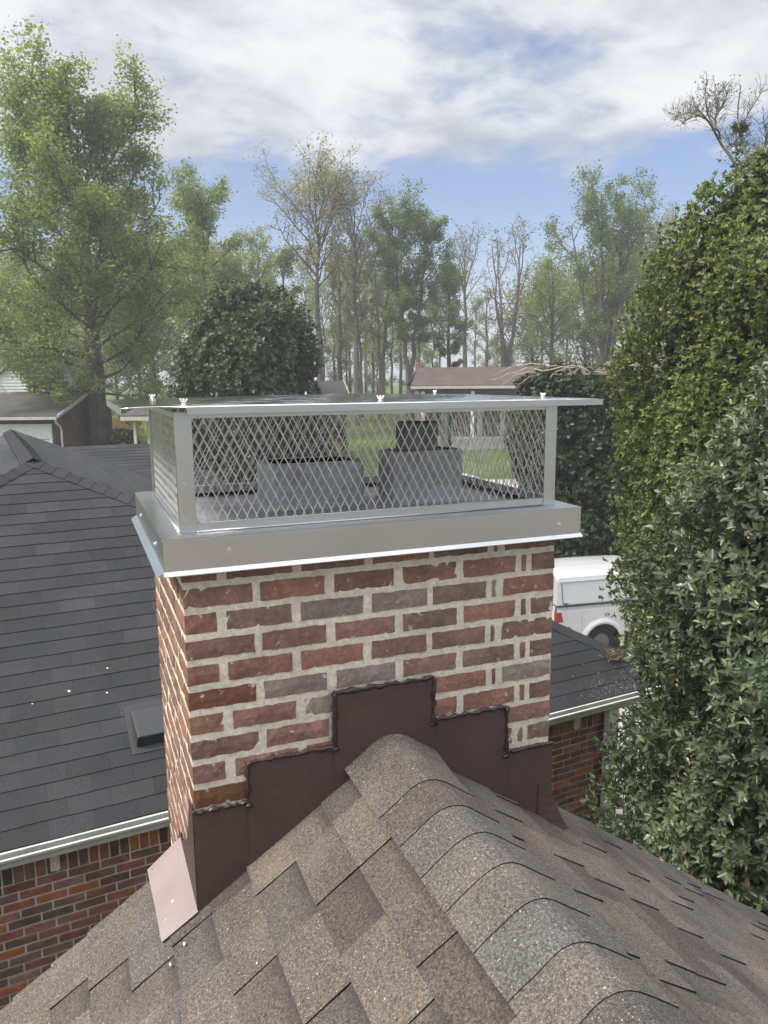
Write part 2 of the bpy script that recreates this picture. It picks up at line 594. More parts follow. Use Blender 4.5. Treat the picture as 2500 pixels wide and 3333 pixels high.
def sheet(name, quad_cf, mat, lift=.03, n=14):
    """paving laid over the terrain: corners given in (g, lat)"""
    mb = MB()
    q = [np.array(p_, float) for p_ in quad_cf]
    for i in range(n + 1):
        for j in range(n + 1):
            s, t = i / n, j / n
            gl = (1 - s) * ((1 - t) * q[0] + t * q[1]) + s * ((1 - t) * q[3] + t * q[2])
            p_ = cf(gl[0], gl[1])
            mb.v.append((p_[0], p_[1], float(ground_z(p_[0], p_[1])) + lift))
    for i in range(n):
        for j in range(n):
            a = i * (n + 1) + j
            mb.f.append((a, a + 1, a + n + 2, a + n + 1))
            mb.mi.append(0)
    o = part(name, mb, mat)
    o['kind'] = 'structure'
    return o


sheet('driveway', [(9, 2), (9, 14), (27, 14), (27, 1)], MT['concrete'], .05)
sheet('road', [(33, -3), (33, 34), (39.5, 34), (39.5, -3)], MT['concrete'], .05)

# ------------------------------------------------------------------ brick chimney
ZB, CRS, CW, CD = 5.6131, 0.070, 1.1325, 0.82          # bottom of row B, course, width, depth
RX, RZ, SLOPE = 0.573, 5.145, 0.70                    # ridge of the brown roof
SA = math.atan(SLOPE)
brng = random.Random(11)


def brick_mesh(x0, x1, y0, y1, z0, z1, jit=.0017, nx=6, ny=3, nz=2, rnd=.0022):
    """a brick with worn, ragged arrises"""
    mb = MB()
    idx = {}

    def vid(i, j, k_):
        if (i, j, k_) not in idx:
            fx, fy, fz = i / nx, j / ny, k_ / nz
            p_ = [x0 + (x1 - x0) * fx, y0 + (y1 - y0) * fy, z0 + (z1 - z0) * fz]
            on = [i in (0, nx), j in (0, ny), k_ in (0, nz)]
            c_ = [(x0 + x1) / 2, (y0 + y1) / 2, (z0 + z1) / 2]
            if sum(on) >= 2:
                for a in range(3):
                    if on[a]:
                        p_[a] += rnd * (1 if p_[a] < c_[a] else -1)
            for a in range(3):
                p_[a] += brng.uniform(-jit, jit) * (1.0 if sum(on) >= 2 else .45)
            idx[(i, j, k_)] = len(mb.v)
            mb.v.append(tuple(p_))
        return idx[(i, j, k_)]
    for i in range(nx):
        for k_ in range(nz):
            for j, fl in ((0, 0), (ny, 1)):
                q = [vid(i, j, k_), vid(i + 1, j, k_), vid(i + 1, j, k_ + 1), vid(i, j, k_ + 1)]
                mb.f.append(tuple(q[::-1] if fl else q)); mb.mi.append(0)
    for j in range(ny):
        for k_ in range(nz):
            for i, fl in ((0, 1), (nx, 0)):
                q = [vid(i, j, k_), vid(i, j + 1, k_), vid(i, j + 1, k_ + 1), vid(i, j, k_ + 1)]
                mb.f.append(tuple(q[::-1] if fl else q)); mb.mi.append(0)
    for i in range(nx):
        for j in range(ny):
            for k_, fl in ((0, 1), (nz, 0)):
                q = [vid(i, j, k_), vid(i + 1, j, k_), vid(i + 1, j + 1, k_), vid(i, j + 1, k_)]
                mb.f.append(tuple(q[::-1] if fl else q)); mb.mi.append(0)
    return mb


REDS = [(.235, .138, .108), (.255, .146, .112), (.212, .136, .110), (.285, .150, .108), (.228, .146, .116), (.248, .138, .108)]
GREYS = [(.245, .185, .158), (.27, .205, .178), (.225, .155, .125)]
chimney = thing('chimney', 'red brick chimney with pale mortar and stepped brown flashing on the brown roof', 'chimney', (CW / 2, CD / 2, 3.6))
ROWS_EVEN = [(.000, .186), (.203, .387), (.411, .595), (.617, .794), (.814, .994), (1.012, 1.034), (1.049, 1.1325)]
ROWS_ODD = [(.000, .089), (.111, .291), (.313, .498), (.521, .697), (.712, .892), (.910, .926), (.948, 1.1325)]
GREY_AT = {(1, 2), (1, 3), (1, 4), (1, 5), (5, 2), (5, 3), (4, 1), (5, 6), (4, 2)}
BR_D = .088
JT = .0135
core = MB()
core.box(.0035, CW - .0035, .0035, CD - .0035, 3.5, 5.775)
part('mortar_core', core, MT['mortar'], chimney)


def add_brick(x0, x1, y0, y1, z0, z1, col, nx=6, ny=3):
    k_ = brng.uniform(.84, 1.14)
    part('brick', brick_mesh(x0, x1, y0, y1, z0, z1, nx=nx, ny=ny), MT['brick'], chimney, color=tuple(q * k_ for q in col))


for row in range(-2, 17):
    zb = ZB - CRS * row
    zt = zb + CRS - JT - brng.uniform(0, .002)
    if zt > 5.80:
        continue
    even = (row % 2 == 0)
    lay = ROWS_EVEN if even else ROWS_ODD
    sh = brng.uniform(-.004, .004)
    for i, (a, b) in enumerate(lay):
        xm = (a + b) / 2
        # hidden behind the flashing and the roof: leave out what nothing shows
        if zt < RZ - SLOPE * abs(xm - RX) - .25 and .15 < xm < .98:
            continue
        pick = GREYS if (row, i) in GREY_AT else REDS
        col = pick[brng.randrange(len(pick))]
        if row == 4 and i == 0:
            col = (.19, .082, .055)
        if row == 8 and i == 0:
            col = (.17, .085, .045)
        first, last = i == 0, i == len(lay) - 1
        x0 = 0 if first else a + sh
        x1 = CW if last else b + sh
        dep = BR_D
        if (first and not even):
            dep = .186                       # header end of a side stretcher
        if last and even:
            dep = .186
        add_brick(x0, x1, brng.uniform(-.0015, .001), dep, zb, zt, col, nx=11 if b - a > .1 else 3)
    # left face, running back from the corner brick
    y = (BR_D if even else .186) + JT
    while y < CD - .03:
        L = min(.183 + brng.uniform(-.006, .006), CD - y)
        if CD - (y + L) < .05:
            L = CD - y
        if y > .18 or zt > 4.3:
            col = REDS[brng.randrange(6)]
            add_brick(brng.uniform(-.0015, .001), BR_D, y, y + L, zb, zt, col, nx=2, ny=6)
            if row < 12:
                add_brick(CW - BR_D, CW + brng.uniform(-.001, .0015), y, y + L, zb, zt, REDS[brng.randrange(6)], nx=2, ny=5)
        y += L + JT

# smeared mortar tongues on the front joints
# crown, flues
crown = MB()
crown.hexa([(-.02, -.02, 5.776), (CW + .02, -.02, 5.776), (CW + .02, CD + .0, 5.776), (-.02, CD + .0, 5.776),
            (-.02, -.02, 5.797), (CW + .02, -.02, 5.797), (CW + .02, CD, 5.797), (-.02, CD, 5.797)])
part('crown', crown, MT['crown'], chimney)


def flue(x0, x1, y0, y1, z1, lean=0.0):
    mb = MB()
    th = .028
    n = 6
    out_, inn = [], []

    def ringpts(a0, a1, b0, b1, r):
        q = []
        for cx_, cy_, s in ((a1 - r, b1 - r, 0), (a0 + r, b1 - r, 1), (a0 + r, b0 + r, 2), (a1 - r, b0 + r, 3)):
            for t in range(4):
                an = (s + t / 3) * math.pi / 2
                q.append((cx_ + r * math.cos(an), cy_ + r * math.sin(an)))
        return q
    o1 = ringpts(x0, x1, y0, y1, .03)
    i1 = ringpts(x0 + th, x1 - th, y0 + th, y1 - th, .02)
    n = len(o1)
    zs = [5.795, 5.812, z1 - .006, z1]
    off = [.014, .0, .0, -.004]
    vs_, fs = [], []
    for z_, of in zip(zs, off):
        cxm, cym = (x0 + x1) / 2, (y0 + y1) / 2
        for (px, py) in o1:
            sx = of if px > cxm else -of
            sy = of if py > cym else -of
            vs_.append((px + sx, py + sy, z_ + brng.uniform(-.002, .002) * (z_ > 5.9)))
    for (px, py) in i1:
        vs_.append((px, py, z1 - .001))
    for (px, py) in i1:
        vs_.append((px, py, 5.80))
    mi = []
    for r_ in range(5):
        for k_ in range(n):
            k2 = (k_ + 1) % n
            fs.append((r_ * n + k_, r_ * n + k2, (r_ + 1) * n + k2, (r_ + 1) * n + k_))
            mi.append(1 if r_ == 4 else 0)
    mb.v, mb.f, mb.mi = vs_, fs, mi
    return mb


f1 = part('flue_tile', flue(.315, .638, .345, .53, 5.940), [MT['flue'], MT['flue_in']], chimney)
f2 = part('flue_tile', flue(.712, .968, .292, .452, 5.966), [MT['flue'], MT['flue_in']], chimney)
pm = MB()
pc = np.array([.828, .372])
ang = np.arange(28) * 2 * math.pi / 28
vs_, fs = [], []
for r_, z_ in ((.070, 5.94), (.070, 6.056), (.063, 6.057), (.063, 5.95)):
    for a in ang:
        vs_.append((pc[0] + r_ * math.cos(a), pc[1] + r_ * math.sin(a), z_))
for r_ in range(3):
    for k_ in range(28):
        k2 = (k_ + 1) % 28
        fs.append((r_ * 28 + k_, r_ * 28 + k2, (r_ + 1) * 28 + k2, (r_ + 1) * 28 + k_))
fs.append(tuple(3 * 28 + k_ for k_ in range(28)))
pm.add(vs_, fs)
part('flue_pipe', pm, MT['pipe'], chimney)
tp = MB()
tp.box(.735, .945, .315, .43, 5.93, 5.962)
part('flue_top_plate', tp, MT['flue'], chimney)

# ------------------------------------------------------------------ flashing (parts of the chimney)
STEPS = [(-.004, .149, 5.047), (.145, .404, 5.165), (.398, .712, 5.326), (.706, .966, 5.188), (.960, 1.139, 5.033)]
for i, (a, b, zt) in enumerate(STEPS):
    yo = [-.006, -.0085, -.0110, -.0085, -.006][i]
    mb = MB()
    n = 6
    xs = np.linspace(a, b, n)
    front, back = [], []
    low = [(x, RZ - SLOPE * abs(x - RX) - .05) for x in xs]
    poly = [(x, yo, z) for x, z in low]
    if i == 4:
        poly = [(x, yo, z) for x, z in low]
    poly += [(b, yo, zt), (a, yo, zt)]
    mb.prism(poly, (0, .002, 0))
    fl = part('flashing', mb, MT['flash'], chimney)
    sb = MB()
    # sealant bead: across the top and down the open side
    path = []
    for t in np.linspace(0, 1, 24):
        path.append((a + (b - a) * t, yo - .001, zt + brng.uniform(-.003, .004)))
    sb.tube(path, [.0052 * brng.uniform(.4, 1.7) for _ in path], 6)
    side = None
    if i in (1, 2):
        side = (a + .002, zt, STEPS[i - 1][2] - .01)
    if i in (2, 3):
        side2 = (b - .002, zt, STEPS[i + 1][2] - .012)
    else:
        side2 = None
    for sd in (side, side2):
        if sd:
            pth = [(sd[0] + brng.uniform(-.003, .003), yo - .002, sd[1] + (sd[2] - sd[1]) * t) for t in np.linspace(0, 1, 12)]
            sb.tube(pth, [.0056 * brng.uniform(.4, 1.7) for _ in pth], 6)
            sb.tube([(sd[0] - .012, yo - .002, sd[2]), (sd[0], yo - .003, sd[2] + .004), (sd[0] + .012, yo - .002, sd[2] - .001)],
                    [.003, .008, .004], 6)
    part('sealant', sb, MT['seal'], fl, smooth=True)
# kicked-out foot at the right corner
mb = MB()
rf = lambda x: RZ - SLOPE * abs(x - RX)
prof = []
for t in np.linspace(0, 1, 7):
    x = 1.137 + .058 * t ** 1.6
    prof.append((x, -.007 - .022 * t ** 2, 4.90 - (.90 - .69 + .0) * 0 - t * (4.90 - (rf(1.192) + .016))))
vs_ = []
for (x, y, z) in prof:
    vs_ += [(1.09, -.0075, min(z, 4.95)), (x, y, z), (x + .001, y + .16, z)]
fs = []
for i in range(len(prof) - 1):
    fs += [(i * 3, i * 3 + 1, i * 3 + 4, i * 3 + 3), (i * 3 + 1, i * 3 + 2, i * 3 + 5, i * 3 + 4)]
mb.add(vs_, fs)
o = part('flashing_foot', mb, MT['flash'], chimney)
o.modifiers.new('solid', 'SOLIDIFY').thickness = .002
# side leg on the left face and the pale sheet that lies on the shingles
mb = MB()
mb.prism([(-.005, -.006, rf(0) - .03), (-.005, .40, rf(0) - .03), (-.005, .40, rf(0) + .02), (-.005, .30, rf(0) + .04), (-.005, .17, rf(0) + .12),
          (-.005, .10, rf(0) + .22), (-.005, .06, rf(0) + .31), (-.005, -.006, rf(0) + .315)], (.0022, 0, 0))
part('side_flashing', mb, MT['flash'], chimney)
mb = MB()
nl = np.array([-math.sin(SA), 0, math.cos(SA)])
sl_pt = lambda x, y, n_: np.array([x, y, rf(x)]) + nl * n_
corners = [(-.104, .345), (-.070, .352), (-.036, .358), (.004, .365), (.004, .20), (.004, .05), (.004, -.014), (-.05, -.010), (-.096, -.006), (-.098, .12)]
lift = [.0125, .0122, .0125, .013, .0125, .0125, .013, .0132, .0135, .013]
mb.prism([sl_pt(x, y, n_) for (x, y), n_ in zip(corners, lift)], nl * .0016)
part('step_flashing', mb, MT['flash_pale'], chimney)
for (x, y) in ((-.092, .335), (-.084, .075)):
    mb = MB()
    p0 = sl_pt(x, y, .014)
    mb.tube([p0, p0 + nl * .004 + np.array([.006, -.01, 0]), p0 + nl * .003 + np.array([.016, -.004, .006])], [.0018, .0022, .0016], 5)
    part('staple', mb, MT['galv'], chimney)

# ------------------------------------------------------------------ stainless chimney cap
cap = thing('chimney_cowl', 'stainless steel chimney cowl with expanded mesh sides and flat lid on the brick chimney', 'chimney cowl',
            (CW / 2, CD / 2, 5.72))
SX0, SX1, SY0, SY1, SZ0, SZ1 = -.045, 1.189, -.045, CD + .03, 5.728, 5.808
PX0, PX1, PY0, PY1, PZ1 = .006, 1.138, .022, .745, 6.119
tS = .003
sk = MB()
sk.box(SX0, SX1, SY0, SY0 + tS, SZ0, SZ1)
front_skirt = part('skirt', sk, MT['steel'], cap)
sk = MB()
sk.box(SX0, SX0 + tS, SY0 + tS, SY1, SZ0, SZ1)
left_skirt = part('skirt', sk, MT['steel'], cap)
sk = MB()
sk.box(SX1 - tS, SX1, SY0 + tS, SY1, SZ0, SZ1)
right_skirt = part('skirt', sk, MT['steel'], cap)
sk = MB()
sk.box(SX0 + tS, SX1 - tS, SY1 - tS, SY1, SZ0, SZ1)
back_skirt = part('skirt', sk, MT['steel'], cap)
for s_ in (front_skirt, left_skirt, right_skirt, back_skirt):
    bevel(s_, .0026, 3)


def strip(p0, p1, out_dir, w, drop, th=.0018):
    """kicked-out drip edge along p0-p1"""
    mb = MB()
    p0, p1, out_dir = np.array(p0, float), np.array(p1, float), np.array(out_dir, float)
    q0, q1 = p0 + out_dir * w + np.array([0, 0, -drop]), p1 + out_dir * w + np.array([0, 0, -drop])
    n_ = np.array([0, 0, -th])
    mb.hexa([p0 + n_, p1 + n_, q1 + n_, q0 + n_, p0, p1, q1, q0])
    return mb


part('drip_edge', strip((SX0 - .002, SY0, SZ0 + .001), (SX1 + .002, SY0, SZ0 + .001), (0, -1, 0), .011, .0095), MT['steel'], front_skirt)
part('drip_edge', strip((SX0, SY1, SZ0 + .001), (SX0, SY0 + .004, SZ0 + .001), (-1, 0, 0), .018, .013), MT['steel'], left_skirt)
part('drip_edge', strip((SX1, SY0, SZ0 + .001), (SX1, SY1, SZ0 + .001), (1, 0, 0), .011, .0095), MT['steel'], right_skirt)
# flat ledge between skirt and screen: four mitred pans
lz = SZ1 + .0005
pans = [[(SX0, SY0), (SX1, SY0), (PX1 + .0, PY0 + .02), (PX0, PY0 + .02)],
        [(SX0, SY1), (SX0, SY0), (PX0 + .0, PY0 + .02), (PX0, PY1 - .01)],
        [(SX1, SY0), (SX1, SY1), (PX1, PY1 - .01), (PX1, PY0 + .02)],
        [(SX1, SY1), (SX0, SY1), (PX0, PY1 - .01), (PX1, PY1 - .01)]]
for q in pans:
    mb = MB()
    mb.prism([(x, y, lz) for x, y in q], (0, 0, .0015))
    part('ledge', mb, MT['steel'], cap)
# hex screws with washers
for (x, y, z, d) in ((.118, SY0, 5.772, (0, -1, 0)), (1.112, SY0, 5.760, (0, -1, 0)), (SX0, .145, 5.765, (-1, 0, 0)), (SX0, .62, 5.765, (-1, 0, 0))):
    d = np.array(d, float)
    p0 = np.array([x, y, z], float)
    mb = MB()
    mb.tube([p0 - d * .001, p0 + d * .0016], [.0078, .0074], 16)
    mb.tube([p0 + d * .0014, p0 + d * .0058], [.0047, .0043], 6)
    part('hex_screw', mb, MT['galv'], cap)
# corner posts (angle section)
PWD = .043
for (cx_, cy_, sx, sy) in ((PX0, PY0, 1, 1), (PX1, PY0, -1, 1), (PX0, PY1, 1, -1), (PX1, PY1, -1, -1)):
    mb = MB()
    w1 = PWD if sx > 0 else .040
    xa, xb = sorted((cx_, cx_ + sx * w1))
    ya, yb = sorted((cy_, cy_ + sy * .0025))
    mb.box(xa, xb, ya, yb, SZ1 + .002, PZ1)
    xa, xb = sorted((cx_, cx_ + sx * .0025))
    ya, yb = sorted((cy_ + sy * .0025, cy_ + sy * .02))
    mb.box(xa, xb, ya, yb, SZ1 + .002, PZ1)
    po = bevel(part('post', mb, MT['steel'], cap), .0008, 1)
    for zz in (5.845, 5.94, 6.035) if sy > 0 else ():
        rv = MB()
        px_ = cx_ + sx * .017
        rv.tube([(px_, cy_ - .0008, zz), (px_, cy_ + .0005, zz)], [.0028, .0034], 8)
        part('rivet', rv, MT['galv'], po)
# bottom and top rails
for (x0, x1, y0, y1) in ((PX0 + PWD, PX1 - .040, PY0 + .003, PY0 + .006), (PX0 + PWD, PX1 - .04, PY1 - .006, PY1 - .003),
                         (PX0 + .003, PX0 + .006, PY0 + .02, PY1 - .02), (PX1 - .006, PX1 - .003, PY0 + .02, PY1 - .02)):
    mb = MB()
    mb.box(x0, x1, y0, y1, SZ1 + .002, SZ1 + .0265)
    br_ = part('bottom_rail', mb, MT['steel'], cap)
    hm = MB()
    if x1 - x0 > .1:
        yy = y0 - .003 if y0 < .3 else y1 + .003
        hm.tube([(x0, yy, SZ1 + .0045), (x1, yy, SZ1 + .0045)], .0022, 8)
        hm.tube([(x0, yy + .003, SZ1 + .0265), (x1, yy + .003, SZ1 + .0265)], .0012, 6)
    else:
        xx = x0 - .003 if x0 < .3 else x1 + .003
        hm.tube([(xx, y0, SZ1 + .0045), (xx, y1, SZ1 + .0045)], .0022, 8)
    part('hem', hm, MT['steel'], br_, smooth=True)
    mb = MB()
    mb.box(x0, x1, y0, y1, PZ1 - .016, PZ1 - .001)
    part('top_rail', mb, MT['steel'], cap)


def screen(p0, ax, length, z0, z1, out_dir, rr=.00145):
    """expanded metal: zigzag strands meeting at the knuckles"""
    mb = MB()
    ax, out_dir, p0 = np.array(ax, float), np.array(out_dir, float), np.array(p0, float)
    fn_ = out_dir * .82 + np.array([0, 0, -.57])
    n = int(round(length / .0262))
    w = length / n
    hh = .0515
    m_ = int((z1 - z0) / (hh / 2)) + 1
    for i in range(n):
        for sgn in (1, -1):
            for j in range(m_):
                def P(jj):
                    a = (i + .5) * w + sgn * (w / 2 if jj % 2 else .0006)
                    # knuckles are short and nearly upright
                    return a
                za, zb_ = z0 + j * hh / 2, min(z0 + (j + 1) * hh / 2, z1)
                if zb_ - za < .004:
                    continue
                fr = (zb_ - za) / (hh / 2)
                a0 = P(j)
                a1 = a0 + (P(j + 1) - a0) * fr
                kn = .0034
                A0, A1 = p0 + ax * a0, p0 + ax * a1
                pts = [A0 + np.array([0, 0, za]), A0 + (A1 - A0) * .10 + np.array([0, 0, za + kn]),
                       A1 + (A0 - A1) * .10 + np.array([0, 0, zb_ - kn]), A1 + np.array([0, 0, zb_])]
                vr_ = []
                for q_ in range(4):
                    tg = pts[min(3, q_ + 1)] - pts[max(0, q_ - 1)]
                    tg = tg / np.linalg.norm(tg)
                    wv = np.cross(tg, fn_)
                    wv /= np.linalg.norm(wv)
                    vr_ += [pts[q_] - wv * rr - fn_ * .0005, pts[q_] + wv * rr - fn_ * .0005, pts[q_] + wv * rr + fn_ * .0005, pts[q_] - wv * rr + fn_ * .0005]
                mb.add(vr_, [(4 * q_ + e0, 4 * q_ + (e0 + 1) % 4, 4 * q_ + 4 + (e0 + 1) % 4, 4 * q_ + 4 + e0) for q_ in range(3) for e0 in range(4)])
    return mb


for p0, ax, L, od in (((PX0 + .02, PY0 + .008, 0), (1, 0, 0), PX1 - PX0 - .04, (0, -1, 0)),
                      ((PX0 + .02, PY1 - .008, 0), (1, 0, 0), PX1 - PX0 - .04, (0, 1, 0)),
                      ((PX0 + .008, PY0 + .01, 0), (0, 1, 0), PY1 - PY0 - .02, (-1, 0, 0)),
                      ((PX1 - .008, PY0 + .01, 0), (0, 1, 0), PY1 - PY0 - .02, (1, 0, 0))):
    part('mesh_screen', screen(p0, ax, L, SZ1 + .01, PZ1 - .004, od, .00145), MT['steel_mesh'], cap, kind='stuff')
# lid: cross-broken sheet with turned-down edges
LX0, LX1, LY0, LY1, LZ, LPK = -.122, 1.248, -.055, .83, 6.1335, 6.152
lid = MB()
nxl, nyl = 36, 22
for i in range(nxl + 1):
    for j in range(nyl + 1):
        fx, fy = i / nxl, j / nyl
        e_ = 1 - max(abs(fx - .5), abs(fy - .5)) * 2
        x, y = LX0 + (LX1 - LX0) * fx, LY0 + (LY1 - LY0) * fy
        z = LZ + (LPK - LZ) * (e_ ** .8) + .0008 * math.sin(x * 17 + 1) * math.sin(y * 13)
        if j == 0 and fx < .115:
            z += .004 * math.sin(math.pi * fx / .115)
        lid.v.append((x, y, z))
for i in range(nxl):
    for j in range(nyl):
        a = i * (nyl + 1) + j
        lid.f.append((a, a + nyl + 1, a + nyl + 2, a + 1)); lid.mi.append(0)
lo = part('lid', lid, MT['steel_lid'], cap, smooth=True)
sd = lo.modifiers.new('solid', 'SOLIDIFY')
sd.thickness = .0015
FH_ = .0165
for (x0, x1, y0, y1) in ((LX0 + .150, LX1 - .004, LY0 - .0015, LY0 + .0), (LX0 - .0015, LX0, LY0 + .002, LY1 - .10), (LX1, LX1 + .0015, LY0 + .03, LY1),
                         (LX0 + .1, LX1, LY1, LY1 + .0015)):
    mb = MB()
    mb.box(x0, x1, y0, y1, LZ - FH_, LZ + .0008)
    part('lid_flange', mb, MT['steel'], lo)
# bolts with wing nuts
for (x, y, a) in ((.035, .045, .3), (.57, .045, -.25), (1.10, .045, .2), (.02, .715, .15), (.55, .72, 1.2), (1.06, .72, .5)):
    fx, fy = (x - LX0) / (LX1 - LX0), (y - LY0) / (LY1 - LY0)
    e_ = 1 - max(abs(fx - .5), abs(fy - .5)) * 2
    z0 = LZ + (LPK - LZ) * (e_ ** .8)
    mb = MB()
    mb.tube([(x, y, z0 - .001), (x, y, z0 + .0012)], .0068, 14)
    mb.tube([(x, y, z0), (x, y, z0 + .007)], [.0055, .0045], 10)
    mb.tube([(x, y, z0), (x, y, z0 + .013)], .0026, 8)
    ca, sa = math.cos(a), math.sin(a)
    for s in (-1, 1):
        q = [np.array([x + s * r_ * ca, y + s * r_ * sa, z0 + h_]) for r_, h_ in ((.0025, .0025), (.006, .007), (.0095, .013))]
        mb.tube(q, [.0022, .0024, .0028], 8)
    part('wing_nut', mb, MT['galv'], cap, smooth=True)

# ------------------------------------------------------------------ brown-roofed house under the chimney
brown = thing('brown_roof_house', 'house with weathered brown shingle roof and rounded ridge caps around the brick chimney', 'house', (RX, -3, -.85))
RAKE, RBACK = .305, -9.0
deck = MB()
LEN = 4.4
cA, sA = math.cos(SA), math.sin(SA)


def rp_(side, s, t, n_):
    return np.array([RX + side * (s * cA + n_ * sA), t, RZ - s * sA + n_ * cA])


for side in (-1, 1):
    a = [rp_(side, 0, RBACK, -.03), rp_(side, LEN, RBACK, -.03), rp_(side, LEN, RAKE - .01, -.03), rp_(side, 0, RAKE - .01, -.03)]
    b = [rp_(side, 0, RBACK, -.001), rp_(side, LEN, RBACK, -.001), rp_(side, LEN, RAKE - .01, -.001), rp_(side, 0, RAKE - .01, -.001)]
    deck.hexa(a + b)
roof = part('roof', deck, MT['shingle'], brown, color=(.18, .145, .125))
gw = MB()
gw.prism([(RX - 3.3, .16, -.85), (RX + 3.3, .16, -.85), (RX + 3.3, .16, RZ - 3.3 * SLOPE - .06), (RX, .16, RZ - .06), (RX - 3.3, .16, RZ - 3.3 * SLOPE - .06)], (0, -9, 0))
part('wall', gw, MT['redwall'], brown)

mr = MB()  # unseen roof added behind the camera for the steel skirt to reflect
mr.prism([(-8, -4.2, 3.6), (9, -4.2, 3.6), (9, -8.6, 5.1), (-8, -8.6, 5.1)], (0, 0, -.08))
mr.prism([(-8, -8.6, 5.1), (9, -8.6, 5.1), (9, -13, 3.6), (-8, -13, 3.6)], (0, 0, -.08))
part('added_roof', mr, MT['shingle'], brown, color=(.160, .145, .132))
mr = MB()  # unseen walls under the added roof
mr.prism([(-7.6, -4.7, -.85), (-7.6, -12.5, -.85), (-7.6, -12.5, 3.75), (-7.6, -8.6, 4.95), (-7.6, -4.7, 3.75)], (16.2, 0, 0))
part('added_roof_wall', mr, MT['redwall'], brown)

TAN = [tuple(m0 + (q0 * .63 - m0) * .85 for q0, m0 in zip(c0, (.094, .085, .077))) for c0 in [(.190, .156, .130), (.180, .150, .126), (.168, .140, .120), (.158, .138, .124), (.140, .110, .098), (.188, .150, .120),
       (.172, .150, .134), (.162, .146, .135), (.126, .094, .085), (.195, .160, .132)]]
EXP = .132
srng = random.Random(5)


def uv_mesh(me, vals):
    uvl = me.uv_layers.new(name='UVMap')
    for lp in me.loops:
        uvl.data[lp.index].uv = vals[lp.vertex_index]


def shingle_piece(side, k_, t0, t1, high, col, jt=.006):
    mb = MB()
    s0, s1 = max(.03, k_ * EXP - .018), (k_ + 1) * EXP
    nt_, nb = (.004, .0105) if high else (.001, .0058)
    j0, j1 = srng.uniform(-jt, jt), srng.uniform(-jt, jt)
    c = []
    for nn in (0, 1):
        c += [rp_(side, s0, t0 + j0, nt_ if nn else -.0005), rp_(side, s1 + srng.uniform(-.002, .002), t0 - j0 * .4, nb if nn else -.0005),
              rp_(side, s1 + srng.uniform(-.002, .002), t1 - j1 * .4, nb if nn else -.0005), rp_(side, s0, t1 + j1, nt_ if nn else -.0005)]
    if side < 0:
        mis = [0, 0, 1, 1, 1, 1]
    else:
        mis = [0, 0, 1, 1, 1, 1]
    mb.hexa(c, mis=mis)
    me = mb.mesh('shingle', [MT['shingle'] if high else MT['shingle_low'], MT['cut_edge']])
    uv_mesh(me, [(0, 0), (0, 1), (1, 1), (1, 0)] * 2)
    return obj('shingle', me, roof, color=col)


def course(side, k_, t_from, t_to):
    t = t_to
    high = srng.random() < .5
    while t > t_from + .02:
        w = srng.uniform(.13, .30) if high else srng.uniform(.11, .26)
        if t - w < t_from + .06:
            w = t - t_from
        c = TAN[srng.randrange(len(TAN))]
        kk = srng.uniform(.92, 1.08)
        c = tuple(q * kk for q in c)
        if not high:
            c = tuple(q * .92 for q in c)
        shingle_piece(side, k_, t - w, t, high, c)
        t -= w
        high = not high


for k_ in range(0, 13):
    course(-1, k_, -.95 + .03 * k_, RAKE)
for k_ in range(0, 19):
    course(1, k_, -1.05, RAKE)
# the rest of the field, behind the camera: one joined layer of courses
fm = MB()
for side in (-1, 1):
    for k_ in range(0, 33):
        te = RAKE
        tb = RBACK
        nvis = 13 if side < 0 else 19
        tlim = (-.95 + .03 * k_ if side < 0 else -1.05) if k_ < nvis else RAKE
        c = []
        for nn in (0, 1):
            c += [rp_(side, max(.03, k_ * EXP - .018), tb, .002 if nn else -.0005), rp_(side, (k_ + 1) * EXP, tb, .009 if nn else -.0005),
                  rp_(side, (k_ + 1) * EXP, tlim - .003, .009 if nn else -.0005), rp_(side, max(.03, k_ * EXP - .018), tlim - .003, .002 if nn else -.0005)]
        fm.hexa(c, mis=[0, 0, 1, 1, 1, 1])
part('shingle_field', fm, [MT['shingle'], MT['cut_edge']], roof, color=(.175, .142, .122), kind='stuff')
# ridge caps
CAPC = {0: (.175, .150, .130), 1: (.168, .152, .140), 2: (.170, .150, .130), 3: (.124, .090, .080), 4: (.158, .146, .138), 5: (.178, .158, .140),
        6: (.175, .154, .136), 7: (.160, .154, .146), 8: (.186, .16, .135)}


def ridge_prof(n_, hw=.155):
    """cross-section over the ridge with a rounded crown, offset n_"""
    pts = []
    R_ = .075
    for s in np.linspace(-hw, hw, 15):
        a = abs(s)
        sg = 1 if s > 0 else -1
        lim = R_ * SA
        if a > lim:
            d = a - lim
            px = R_ * math.sin(SA) + d * cA
            pz = -R_ * (1 - math.cos(SA)) - d * sA
        else:
            th = a / R_
            px = R_ * math.sin(th)
            pz = -R_ * (1 - math.cos(th))
        th = min(a / R_, SA)
        nx2, nz2 = math.sin(th), math.cos(th)
        drop = R_ * (1 / cA - 1)
        pts.append((RX + sg * (px + nx2 * n_), RZ - drop * .35 + pz + nz2 * n_ + .004))
    return pts


